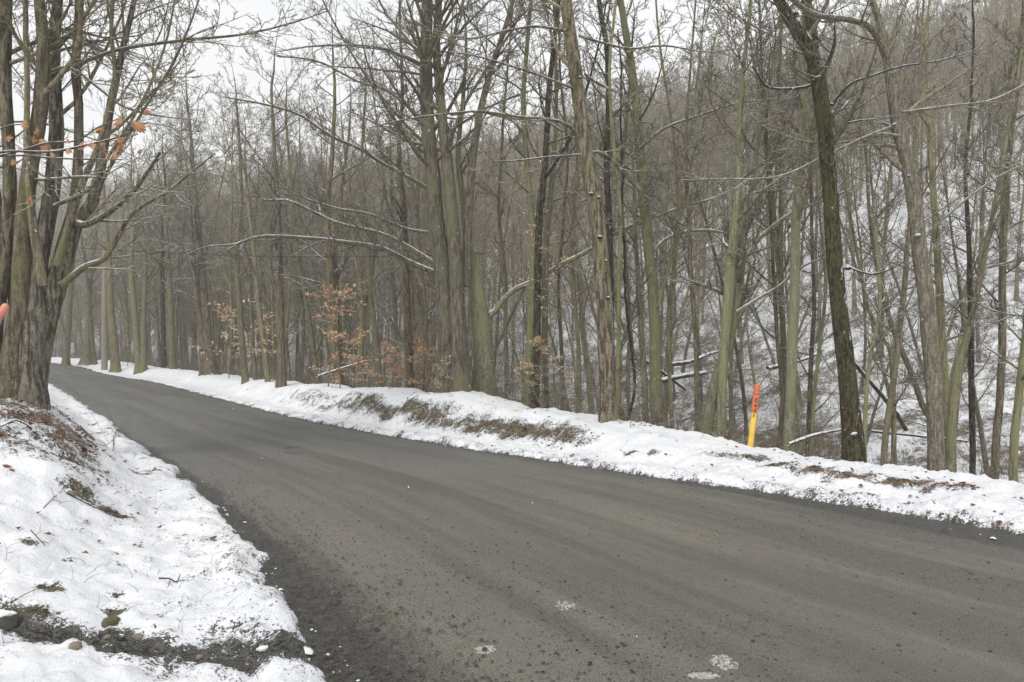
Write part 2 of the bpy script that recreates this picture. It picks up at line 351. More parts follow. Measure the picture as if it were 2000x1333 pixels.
def ground_mask(X, Y):
    p, fy = sdist(RE, X, Y); l, _ = sdist(LE, X, Y); q = -l
    big = fbm(X*.7, Y*.7, 4, 51); bare = np.where((q > 0) & (Y < 12), -.03+.35*big, -.06+.35*big); grav = np.zeros(X.shape); leaf = np.zeros(X.shape)
    # the road-facing side of the berm is half bare
    stn = fbm(fy*.5, p*1.3, 3, 55)
    face = np.exp(-((p-1.25)/.36)**2)*sstep(10.6, 11.8, fy)*sstep(27, 19, fy)
    face2 = np.exp(-((p-np.interp(fy, [6.5, 9.8], [1.65, 1.05]))/.32)**2)*sstep(6.2, 7.2, fy)*sstep(10.3, 9.5, fy)
    bare = np.maximum(bare, -.28+face*(.85+.8*stn)); face2 = face2*.35; bare = np.maximum(bare, -.28+face2*(.95+1.3*stn))
    leaf = np.maximum(leaf, face2*(.35+.8*np.clip(stn+.2, 0, 1))); leaf = np.maximum(leaf, face*.15)
    top = sstep(2.2, 3.4, p)*(p < 400)
    bare = np.maximum(bare, np.where(p > 2.2, -.28+top*(.70-.12*(X > .3*Y)+.8*big+.15*sstep(40, 12, p)), -9))
    leaf = np.maximum(leaf, np.where(p > 2.2, np.clip(.45+.8*fbm(X*.12, Y*.12, 3, 57), 0, 1), 0))
    # dark leafy patches on the slope
    for cx, cy_, rx, ry in ((9.2, 25, 2.2, 2.6), (21, 27, 3.5, 3.2), (5.5, 22, 1.6, 1.6)):
        g = np.exp(-((X-cx)/rx)**2-((Y-cy_)/ry)**2); bare = np.maximum(bare, -.28+1.35*g); leaf = np.maximum(leaf, g)
    # left bank below the trees
    b1 = sstep(.6, 1.3, q)*sstep(5.8, 7.6, Y)*sstep(14, 10, Y)
    bare = np.where(q > .6, np.maximum(bare, -.28+b1*(.85+.6*big)), bare); leaf = np.where(q > .6, np.maximum(leaf, b1*(.5+big)), leaf)
    bare = np.where((q > 3), np.maximum(bare, -.28+.8*sstep(9, 13, Y)*(1+big)), bare)
    # small bare spots near
    spot = sstep(.42, .62, fbm(X*1.9+4, Y*1.9, 3, 61)+.05); bare = np.where((q > .25) & (Y < 9), np.maximum(bare, -.28+.75*spot), bare)
    for hx, hy, rx, ry, lf in BARE:
        rx = rx/F*hy*1.15; g = np.exp(-(((X-hx)/rx)**2+((Y-hy)/ry)**2)**1.2); g = np.where(g > .02, g, 0); bare = np.maximum(bare, -.28+g*(1.02+.6*fbm(X*4, Y*4, 2, 63))); leaf = np.maximum(leaf*(1-.8*g), g*lf)
    # wheel track of the side drive
    tr = np.exp(-((Y-4.12-.12*np.sin(X*1.3)-.04*X)/(.21+.10*sstep(-2.8, -1.3, X)))**2)*sstep(-.1, .2, q)
    bare = np.maximum(bare, -.28+1.5*tr*(1.0+1.1*big)); grav = np.maximum(grav, sstep(.2, .5, tr))
    # thin edges of the snow
    wob = .30*fbm(X*.9, Y*.9, 3, 1)+.12*fbm(X*5, Y*5, 3, 2)+.10*fbm(X*15, Y*15, 2, 4); gap = .50*sstep(10.8, 6.3, fy)
    d = np.maximum(p-gap+wob*.45, q+wob*.55-.03)
    ed = sstep(.14, -.02, d); bare = np.maximum(bare, -.28+1.6*ed); grav = np.maximum(grav, ed)
    ed2 = sstep(1.15, .02, d)*(Y < 30); bare = np.maximum(bare, -.28+.52*ed2*(1+.7*big)); grav = np.maximum(grav, ed2*.9*(d < .9))
    return np.clip(np.stack([bare, np.clip(grav, 0, 1), np.clip(leaf, 0, 1)], -1), -1, 1.3)
ty = np.concatenate([np.linspace(-14, .9, 12), 1.0*1.0078**np.arange(0, 490), 1.0*1.0078**489*1.028**np.arange(1, 90)])
a = np.linspace(-1, 1, 760); tx = np.sinh(a*1.75)/np.sinh(1.75)*2.4
X = (np.maximum(ty, 1)[:, None]+2.0)*tx[None, :]; Y = np.repeat(ty[:, None], len(tx), 1)
far = sstep(60, 120, Y); X = X
g = grid_mesh("snowy_ground", X, Y, ground(X, Y), M['ground'], ground_mask(X, Y)); tag(g, kind="structure")

# ------------------------------------------------------------------ road sheet
def offset(poly, d):
    t = np.gradient(poly, axis=0); t /= np.linalg.norm(t, axis=1, keepdims=True); n = np.stack([t[:, 1], -t[:, 0]], 1); return poly+n*d
n_al = 900
def warp(p): # denser near the camera
    c = np.r_[0, np.cumsum(np.linalg.norm(np.diff(p, axis=0), axis=1))]; s = np.linspace(0, 1, n_al)**1.7*c[-1]
    return np.stack([np.interp(s, c, p[:, 0]), np.interp(s, c, p[:, 1])], 1), s
Lo, _s = warp(offset(LE, -.7)); Ro, _s2 = warp(offset(RE, .9))
u = np.linspace(0, 1, 60)[None, :, None]; G = Lo[:, None, :]*(1-u)+Ro[:, None, :]*u
Xr, Yr = G[..., 0], G[..., 1]
pr, fy = sdist(RE, Xr, Yr); lr, _ = sdist(LE, Xr, Yr)
Zr = z0(Yr)+.03*(1-np.clip(np.abs(u[..., 0]*2-1), 0, 1)**2)+.004*fbm(Xr*1.5, Yr*1.5, 2, 71)
nearw = sstep(9.5, 4.5, Yr)
gl = sstep(.20+.45*nearw, -.05, lr+.12*fbm(Xr*1.2, Yr*1.2, 3, 73)); gr = sstep(-.22, .1, pr)
mk = np.clip(np.maximum(gl*(.35+.65*sstep(20, 9, Yr)), gr), 0, 1)
uvr = np.stack([(u[..., 0]*6)*np.ones_like(Xr), np.repeat(_s[:, None], 60, 1)], -1)
rd = grid_mesh("road", Xr, Yr, Zr, M['road'], np.stack([mk, np.clip(sstep(15, 5.5, Yr)+.5*fbm(Xr*.5, Yr*.5, 3, 75), 0, 1), mk], -1), uvr); tag(rd, kind="structure")

# ------------------------------------------------------------------ branching
def grow(rng, P, R, n, t0, t1, ang, angv, K, lenf=None, labs=None, rf=.5, up=.05, wig=.12, rmin=.002, flat=0., taper=.8, tfall=.6, rcap=None):
    Np, Kp, _ = P.shape; idx = np.repeat(np.arange(Np), n); k = np.tile(np.arange(n), Np); Mn = len(idx)
    t = t0+(t1-t0)*(k+rng.random(Mn))/n; f = t*(Kp-1); i = np.minimum(f.astype(int), Kp-2); wv = (f-i)[:, None]
    pos = P[idx, i]*(1-wv)+P[idx, i+1]*wv; rad = R[idx, i]*(1-wv[:, 0])+R[idx, i+1]*wv[:, 0]
    tan = P[idx, i+1]-P[idx, i]; tan /= np.linalg.norm(tan, axis=1, keepdims=True)+1e-9
    pl = np.linalg.norm(np.diff(P, axis=1), axis=2).sum(1)[idx]
    L = (pl*lenf if labs is None else labs)*(1-tfall*t)*rng.uniform(.55, 1.25, Mn)
    r = rng.normal(size=(Mn, 3)); r[:, 2] *= (1-flat); pr_ = r-(r*tan).sum(1, keepdims=True)*tan; pr_ /= np.linalg.norm(pr_, axis=1, keepdims=True)+1e-9
    a_ = ang+angv*rng.normal(size=Mn); d = np.cos(a_)[:, None]*tan+np.sin(a_)[:, None]*pr_
    pts = [pos]; z = np.array([0, 0, 1.]); bend = rng.normal(size=(Mn, 3))*wig*.6
    for s in range(K-1):
        pts.append(pts[-1]+d*(L/(K-1))[:, None]); d = d+rng.normal(size=(Mn, 3))*wig+bend+up*z; d /= np.linalg.norm(d, axis=1, keepdims=True)
    Pn = np.stack(pts, 1); r0 = np.minimum(rad*rf, rad*.85)
    r0 = np.maximum(r0*rng.uniform(.8, 1.2, Mn), rmin*1.5)
    if rcap: r0 = np.minimum(r0, rcap)
    Rn = (r0[:, None]-rmin)*(1-np.linspace(0, 1, K)[None, :])**taper+rmin
    return Pn, Rn
def lumpy(amp, seed=0, flare_z=None, base=None, fl_=1.):
    def f(P, a_):
        z = P[:, :, 2][..., None]; s = a_[None, None, :]
        v = 1+amp*(fbm(np.cos(s)*1.3+z*1.1+seed, np.sin(s)*1.3-z*.7, 3, 81))
        if base is not None:
            fl = np.exp(-np.clip(z-base, 0, None)/.32); v = v*(1+fl_*fl*(.38+.22*np.cos(s*3+seed)+.12*np.cos(s*5+seed*2)))
        return v
    return f

HEROES = []
WS = .86
def hero(name, label, Y0, stems, limbs=(), bark_m='beech', twig_m='twig', n1=16, tbr=.35, top=14., seed=1, group=None, l1=2.6, dens=1., lump=.08, cat='tree', tag_stub=None, flat=.3, dyl=1.3, mats=None, flare=1.):
    """stems: list of pixel polylines (x, y, width) from the base up; limbs: the same for single traced boughs"""
    r = np.random.default_rng(seed); b = stems[0][0]; X0 = (b[0]-1000)/F*Y0; gb = gz(X0, Y0)
    root = thing(name, (X0, Y0, gb), label, cat, group); org = np.array([X0, Y0, gb]); ax = MB()
    br = []; parts = []
    for si, st in enumerate(stems):
        Ys = Y0+(0 if si == 0 else r.uniform(-.35, .35)); dy = r.uniform(-.5, .5)
        pts = []; h0 = st[0][1]; h1 = st[-1][1]
        for (x, y, wd) in st:
            tt = (h0-y)/max(1, h0-h1); Yk = Ys+dy*tt*tt; p = P3(x, y, Yk); pts.append([*p, WS*wd/F*Yk/2])
        pts = np.array(pts)
        if st[0][1] > 650 or si == 0:
            g0 = gz(pts[0][0], pts[0][1])
            pts = np.vstack([[pts[0][0], pts[0][1], min(g0, pts[0][2]-.02)-.25, pts[0][3]*1.03], pts])
        if st[-1][1] < 30 and top > pts[-1][2]+1:                 # goes on above the frame
            ext = True
        else: ext = False
        if ext or (st[-1][1] >= 30):
            d = pts[-1][:3]-pts[-2][:3]; d /= np.linalg.norm(d); d = d*.6+np.array([0, 0, .5]); d /= np.linalg.norm(d)
            tp = top*r.uniform(.85, 1.1); h = (tp-pts[-1][2]) if ext else float(np.clip(pts[-1][3]*70, .6, 5)); q = pts[-1].copy()
            for k in range(1, 5):
                d = d+r.normal(size=3)*.07+np.array([0, 0, .06]); d /= np.linalg.norm(d)
                q = q.copy(); q[:3] = q[:3]+d*h/4; q[3] = pts[-1][3]*(1-k/4.3); pts = np.vstack([pts, q])
        pts[:, 3] = np.maximum(pts[:, 3], .006); c = catmull(pts, .12); c[:, 3] = np.maximum(c[:, 3], .005)
        L = len(c); jit = np.cumsum(r.normal(size=(L, 2))*.0025, 0); jit -= np.linspace(0, 1, L)[:, None]*jit[-1]; c[:, :2] += jit
        mb = MB(); sides = 20 if c[0, 3] > .07 else (12 if c[0, 3] > .035 else 8)
        mb.tubes(c[:, :3]-org, c[:, 3], sides, lump=lumpy(lump, seed+si*3.3, base=(c[0, 2]-org[2]+.2) if (si == 0 or st[0][1] > 650) else None, fl_=flare*min(1., c[0, 3]*5)))
        parts.append(mb.build("trunk" if si == 0 else "stem", M[(mats or {}).get(si, bark_m)], root)); br.append(resample(c, 30))
    S = np.stack(br)
    crown = MB()
    def foliate(P, R, n2=6, n3=6, n4=3, sc=1.):
        P2, R2 = grow(r, P, R, n2, .12, .97, .75, .2, 6, lenf=.45, rf=.5, up=.05, wig=.10, rmin=.0035, flat=flat)
        P3_, R3 = grow(r, P2, R2, n3, .12, .98, .75, .22, 5, lenf=.45, rf=.55, up=.04, wig=.12, rmin=.0028, flat=flat)
        crown.tubes(P2, R2, 4); crown.tubes(P3_, R3, 3)
        if n4:
            P4, R4 = grow(r, P3_, R3, n4, .15, .98, .75, .25, 4, lenf=.5, rf=.6, up=.03, wig=.14, rmin=.0022, flat=flat); crown.tubes(P4, R4, 3)
    # automatic boughs, more of them high up
    nn = max(3, int(n1*dens*1.75))
    P1, R1 = grow(r, S[:, :, :3]-org, S[:, :, 3], nn, tbr, .99, .95, .22, 9, labs=l1, rf=.38, up=.05, wig=.085, rmin=.003, tfall=.35, flat=flat, rcap=.05)
    crown.tubes(P1, R1, 6); foliate(P1, R1, 8, 6, 5)
    for li, lm in enumerate(limbs):
        Yl = Y0+r.uniform(-.1, .1); dy = r.uniform(-dyl, .3*dyl); n = len(lm); pts = []
        for k, (x, y, wd) in enumerate(lm):
            Yk = Yl+dy*(k/(n-1)); pts.append([*P3(x, y, Yk), .8*WS*wd/F*Yk/2])
        c = catmull(np.array(pts), .10); c[:, 3] = np.maximum(c[:, 3], .004); mb = MB(); mb.tubes(c[:, :3]-org, c[:, 3], 8 if c[0, 3] < .04 else 12, lump=lumpy(.06, li))
        mb.build("limb", M[bark_m], root); q = resample(c, 12)[None]
        Pa, Ra = grow(r, q[:, :, :3]-org, q[:, :, 3], max(3, int(np.linalg.norm(c[-1, :3]-c[0, :3])*4)), .1, .97, .7, .2, 7, labs=1.0, rf=.45, up=.05, wig=.09, rmin=.0025, tfall=.3, flat=flat)
        crown.tubes(Pa, Ra, 5); foliate(Pa, Ra, 5, 5, 0)
    crown.build("crown", M[twig_m], root)
    HEROES.append(org); return root, org, r


# ------------------------------------------------------------------ the trees one can tell apart, left to right
hero("maple_tree", "huge old multi-stemmed maple at the left road edge, stems spreading from one base", 10.2, [
    [(60,792,74),(60,720,56),(70,620,48),(78,500,38),(98,380,34),(108,250,30),(104,120,27),(112,0,22),(120,-60,20)],
    [(20,800,70),(26,700,52),(40,600,42),(46,480,40),(58,350,34),(80,220,32),(86,100,26),(78,0,22),(74,-60,20)],
    [(76,775,34),(80,700,40),(96,610,44),(122,520,44),(148,440,32),(178,400,26),(196,330,23),(212,230,18),(232,130,15),(262,0,11),(275,-60,9)],
    [(95,590,30),(120,480,24),(142,400,22),(152,300,20),(153,220,19),(146,150,20),(150,60,19),(158,-50,17)],
    [(-4,790,50),(-10,650,38),(8,520,34),(22,400,28),(20,300,26),(14,150,26),(18,0,24),(20,-60,22)],
    [(85,560,22),(58,400,16),(52,280,13),(55,160,12),(50,0,10),(46,-50,9)],
    [(110,520,20),(150,380,15),(190,280,12),(222,160,10),(215,60,9),(222,-50,8)],
    [(30,620,22),(10,500,18),(-8,380,16),(-25,250,15)]],
    limbs=[[(118,560,20),(165,522,18),(205,505,15),(232,460,13),(262,415,10),(330,372,8),(372,338,6),(420,300,4)],
           [(150,436,22),(172,438,18),(220,410,15),(262,372,12),(292,330,9),(312,300,8)],
           [(62,352,9),(100,350,9),(150,346,8),(190,346,5)],
           [(106,402,11),(140,388,12),(172,372,12),(190,352,10)],
           [(100,150,14),(150,128,11),(230,98,10),(350,80,9),(470,68,7),(560,48,5),(640,22,3)],
           [(86,145,9),(135,132,9),(190,170,8),(240,208,6),(300,225,5),(380,235,3)],
           [(170,410,12),(230,300,9),(290,200,8),(340,120,7),(385,10,5),(400,-60,4)],
           [(196,330,10),(260,230,8),(300,150,7),(330,60,6),(350,-60,5)]],
    bark_m='maple', n1=14, tbr=.35, top=13, seed=101, l1=3.0, lump=.18, dyl=1.0, mats={0: 'furrow', 2: 'furrow', 4: 'furrow', 7: 'darkbark'}, flare=.35)

hero("beech_tree", "big grey double-trunked tree in the middle with long snow-lined boughs to the left", 17, [
    [(884,775,66),(876,680,50),(868,560,42),(852,440,38),(846,340,34),(836,240,31),(832,120,28),(834,0,25),(832,-60,24)],
    [(902,775,40),(896,660,36),(892,560,32),(884,440,30),(874,320,26),(862,220,22),(852,100,18),(856,0,16),(858,-60,15)],
    [(908,560,26),(914,440,20),(922,330,17),(938,220,15),(962,130,13),(985,60,11),(1002,0,10),(1015,-60,9)]],
    limbs=[[(852,534,17),(800,512,15),(745,485,14),(680,474,12),(610,466,11),(540,462,10),(500,464,8),(455,478,6),(405,482,4),(360,500,3)],
           [(850,515,14),(790,478,12),(740,455,10),(660,436,9),(600,408,8),(560,392,8),(512,390,6),(498,368,4),(488,345,3)],
           [(842,372,12),(800,348,11),(745,318,10),(700,290,9),(645,265,8),(585,225,7),(520,205,6),(440,190,4)],
           [(836,455,10),(790,446,9),(720,418,7),(650,405,6),(560,370,5),(500,300,4),(460,240,3)],
           [(848,300,10),(780,230,9),(730,170,7),(690,110,6),(650,40,5),(610,-40,4)],
           [(838,130,10),(790,70,8),(750,20,6),(720,-50,5)],
           [(872,310,12),(900,220,9),(960,120,8),(1010,40,6),(1040,-50,5)],
           [(842,248,10),(760,180,8),(700,160,7),(620,120,6),(540,110,4)],
           [(880,225,7),(930,218,7),(1000,232,6),(1060,235,6),(1100,258,5)]],
    bark_m='maple', n1=22, tbr=.35, top=15, seed=102, l1=3.6, lump=.10, dyl=2.2)

hero("beech_tree", "stout olive-green beech beside the big double trunk, with one long bough rising right", 17.6, [
    [(948,778,56),(944,700,46),(938,620,42),(926,545,32),(914,480,22),(905,400,16),(895,300,12),(905,180,9)]],
    limbs=[[(950,620,26),(964,610,17),(1000,570,15),(1050,545,14),(1100,515,14),(1150,490,13),(1215,450,12),(1262,432,10),(1330,405,8),(1400,385,6),(1470,350,4)]],
    bark_m='beech', n1=8, tbr=.5, top=12, seed=103, l1=1.8, dyl=1.0)

hero("beech_tree", "slim olive beech with tan leaves by it, left of a dark stem", 17.2, [
    [(1028,785,22),(1034,680,20),(1040,560,19),(1040,450,16),(1030,330,13),(1022,200,11),(1030,80,9),(1040,-50,8)]], n1=12, tbr=.3, seed=104, l1=1.7)
hero("cherry_tree", "slender near-black trunk between two olive beech stems, tan leaves in front", 16.8, [
    [(1046,790,19),(1050,680,18),(1050,560,17),(1054,430,16),(1066,320,14),(1072,200,13),(1082,100,11),(1092,0,10),(1100,-50,9)]],
    limbs=[[(1066,345,12),(1090,310,10),(1120,255,8),(1150,160,7),(1175,60,5),(1190,-40,4)]],
    bark_m='darkbark', twig_m='twigdark', n1=12, tbr=.35, seed=105, l1=1.9)
hero("beech_tree", "thin olive beech just right of the near-black stem", 17.5, [
    [(1066,785,15),(1064,680,15),(1066,560,15),(1070,450,13),(1082,330,11),(1088,200,9),(1085,50,7),(1085,-40,6)]], n1=10, tbr=.35, seed=106, l1=1.5)

hero("oak_tree", "straight brown furrowed trunk at the back of the snow bank, knots capped with snow", 13.4, [
    [(1187,838,38),(1184,720,37),(1181,620,37),(1172,500,36),(1162,410,35),(1152,340,34),(1140,260,34),(1130,180,31),(1120,100,29),(1112,40,27),(1104,-30,25),(1098,-70,24)]],
    limbs=[[(1126,258,9),(1100,240,9),(1062,232,9),(1010,228,8),(940,218,7),(880,222,6),(800,232,5),(720,250,3)],
           [(1118,172,8),(1060,150,7),(1000,130,6),(930,110,5),(860,100,3)],
           [(1108,62,9),(1050,52,8),(990,60,7),(920,75,5),(850,60,3)],
           [(1142,300,8),(1180,300,8),(1218,340,8),(1250,372,9)],
           [(1130,70,9),(1170,82,8),(1230,95,7),(1300,90,5),(1380,102,4),(1450,95,3)],
           [(1140,302,7),(1080,306,6),(1010,314,5),(965,316,3)],
           [(1142,145,8),(1170,165,7),(1200,178,5)]],
    bark_m='furrow', n1=10, tbr=.45, top=14, seed=107, l1=2.0, lump=.06)
hero("hemlock_tree", "dark narrow trunk rising close behind the brown furrowed one", 15.5, [
    [(1196,830,16),(1194,650,16),(1190,450,15),(1186,330,14),(1190,200,13),(1188,100,12),(1175,20,11),(1168,-50,10)]],
    bark_m='darkbark', twig_m='twigdark', n1=14, tbr=.3, seed=108, l1=1.7)
hero("birch_tree", "pole-thin grey-green stem right of the furrowed trunk", 15, [
    [(1206,835,12),(1208,700,11),(1208,560,10),(1210,420,9),(1200,300,9),(1190,160,7),(1200,20,6),(1205,-40,5)]], n1=10, tbr=.35, seed=109, l1=1.3)
hero("beech_tree", "tall olive beech whose trunk bends left near the top, dead vine beside it", 16, [
    [(1284,848,28),(1280,740,26),(1277,600,25),(1266,480,24),(1256,380,23),(1250,290,21),(1242,200,19),(1230,110,17),(1216,30,15),(1206,-50,13)],
    [(1262,850,15),(1258,720,14),(1250,600,13),(1245,500,10),(1240,420,8)]],
    limbs=[[(1250,368,14),(1225,340,10),(1190,310,9),(1165,296,8)],
           [(1278,490,10),(1300,468,10),(1345,452,9),(1400,452,9),(1440,468,8)],
           [(1250,290,9),(1300,250,8),(1370,225,7),(1430,205,6),(1500,195,5),(1560,205,4)],
           [(1285,600,10),(1312,500,9),(1330,420,8),(1350,330,6),(1370,200,5),(1400,60,4)]],
    n1=12, tbr=.35, seed=110, l1=2.2)
hero("beech_tree", "olive beech with two trunks leaning together at the bank edge left of the marker post", 14.2, [
    [(1410,872,22),(1412,780,20),(1418,680,21),(1428,560,24),(1438,450,20),(1446,380,16),(1445,280,13),(1452,160,10),(1465,40,8),(1470,-50,7)],
    [(1378,858,28),(1396,760,26),(1420,680,26),(1436,600,26),(1444,520,22),(1462,420,13),(1478,300,10),(1500,180,8)]],
    limbs=[[(1440,610,12),(1470,590,9),(1520,560,8),(1570,520,6),(1620,500,4)],
           [(1445,520,12),(1490,460,10),(1540,420,8),(1600,395,7),(1660,370,5)],
           [(1430,560,8),(1436,530,7),(1432,500,6),(1420,470,4)]],
    n1=12, tbr=.3, seed=111, l1=1.9, lump=.10)
hero("beech_tree", "straight olive beech right of the orange and yellow marker post", 13.6, [
    [(1540,885,26),(1543,780,24),(1546,680,23),(1550,560,22),(1553,440,21),(1560,320,19),(1564,200,16),(1566,80,13),(1572,-50,11)]],
    n1=16, tbr=.3, seed=112, l1=2.0)
hero("locust_tree", "dark mossy trunk leaning left with snow in its high fork", 12.2, [
    [(1666,890,50),(1660,800,43),(1650,700,38),(1638,600,36),(1628,500,34),(1622,400,34),(1614,300,33),(1606,215,35),(1590,130,33),(1570,80,30),(1535,30,24),(1505,-30,20),(1480,-70,18)],
    [(1590,140,26),(1585,60,24),(1575,0,22),(1568,-60,20)]],
    limbs=[[(1655,520,12),(1668,526,7),(1700,536,6),(1735,528,5),(1765,512,4)],
           [(1625,205,12),(1660,165,8),(1700,150,7),(1760,130,6),(1830,120,5),(1900,100,3)],
           [(1600,160,9),(1560,172,8),(1500,170,7),(1470,130,5)]],
    bark_m='moss', twig_m='twigdark', n1=10, tbr=.4, seed=113, l1=2.0, lump=.10)
hero("walnut_tree", "light brown furrowed trunk leaning left near the right end of the bank", 12.4, [
    [(1828,910,36),(1824,820,34),(1820,720,36),(1808,600,35),(1794,500,33),(1784,400,31),(1770,320,29),(1755,260,29),(1742,180,27),(1733,115,23),(1722,60,16),(1706,10,13),(1690,-50,11)]],
    limbs=[[(1768,268,8),(1720,262,8),(1660,276,7),(1600,280,6),(1540,268,6),(1480,240,5),(1460,215,4)],
           [(1750,245,9),(1690,268,8),(1620,300,6),(1520,345,6),(1400,350,5),(1330,352,3)],
           [(1732,105,12),(1760,30,9),(1790,-40,7)],
           [(1731,112,22),(1716,76,20),(1694,50,18),(1655,38,17),(1600,31,15),(1560,10,13),(1520,-30,10),(1480,-90,7)],
           [(1800,470,8),(1840,430,7),(1900,380,6),(1960,340,5),(2030,310,4)],
           [(1762,220,9),(1850,208,8),(1940,195,7),(2030,150,5)]],
    bark_m='walnut', n1=12, tbr=.4, seed=114, l1=2.2, lump=.07)
def knots(root, org, Y, spots, mat, r):
    for (x, y, w_) in spots:
        c = P3(x, y, Y)-org; a = w_*.8/F*Y/2; th = np.arange(12)*2*math.pi/12; ph = np.linspace(.05, math.pi-.05, 8); T, Q_ = np.meshgrid(th, ph)
        n_ = 1+.25*r.normal(size=T.shape)*.5; i = np.arange(7)[:, None]*12+np.arange(12)[None]; j = np.arange(7)[:, None]*12+((np.arange(12)+1) % 12)[None]; QQ = np.stack([i, i+12, j+12, j], -1).reshape(-1, 4)
        V = np.stack([a*n_*np.cos(T)*np.sin(Q_), a*n_*np.sin(T)*np.sin(Q_), a*.7*n_*np.cos(Q_)], -1).reshape(-1, 3)
        mb = MB(); mb.add(V+c, QQ); k = mb.build("knot", M[mat], root)
        V2 = np.stack([a*.65*n_*np.cos(T)*np.sin(Q_), a*.7*np.sin(T)*np.sin(Q_), a*.26*n_*np.cos(Q_)], -1).reshape(-1, 3)+c+np.array([0, -a*.2, a*.60])
        mb = MB(); mb.add(V2, QQ); mb.build("snow_cap", M['snowlump'], k)
by_label = {o["label"]: o for o in SC.objects if "label" in o}
rk = np.random.default_rng(3); ok_ = [o for l, o in by_label.items() if l.startswith("straight brown furrowed")][0]
knots(ok_, np.array(ok_.location), 13.25, [(1154,380,13),(1170,387,10),(1172,464,12),(1184,510,8),(1188,583,11),(1133,152,9)], 'darkbark', rk)
mo_ = [o for l, o in by_label.items() if l.startswith("dark mossy trunk")][0]
knots(mo_, np.array(mo_.location), 12.05, [(1655,524,14),(1641,548,12),(1629,362,9),(1622,285,12),(1612,200,20),(1624,205,12),(1550,30,22),(1668,850,18)], 'darkbark', rk)
wa_ = [o for l, o in by_label.items() if l.startswith("light brown furrowed trunk")][0]
knots(wa_, np.array(wa_.location), 12.25, [(1792,462,16),(1746,245,12),(1775,345,10)], 'furrow', rk)
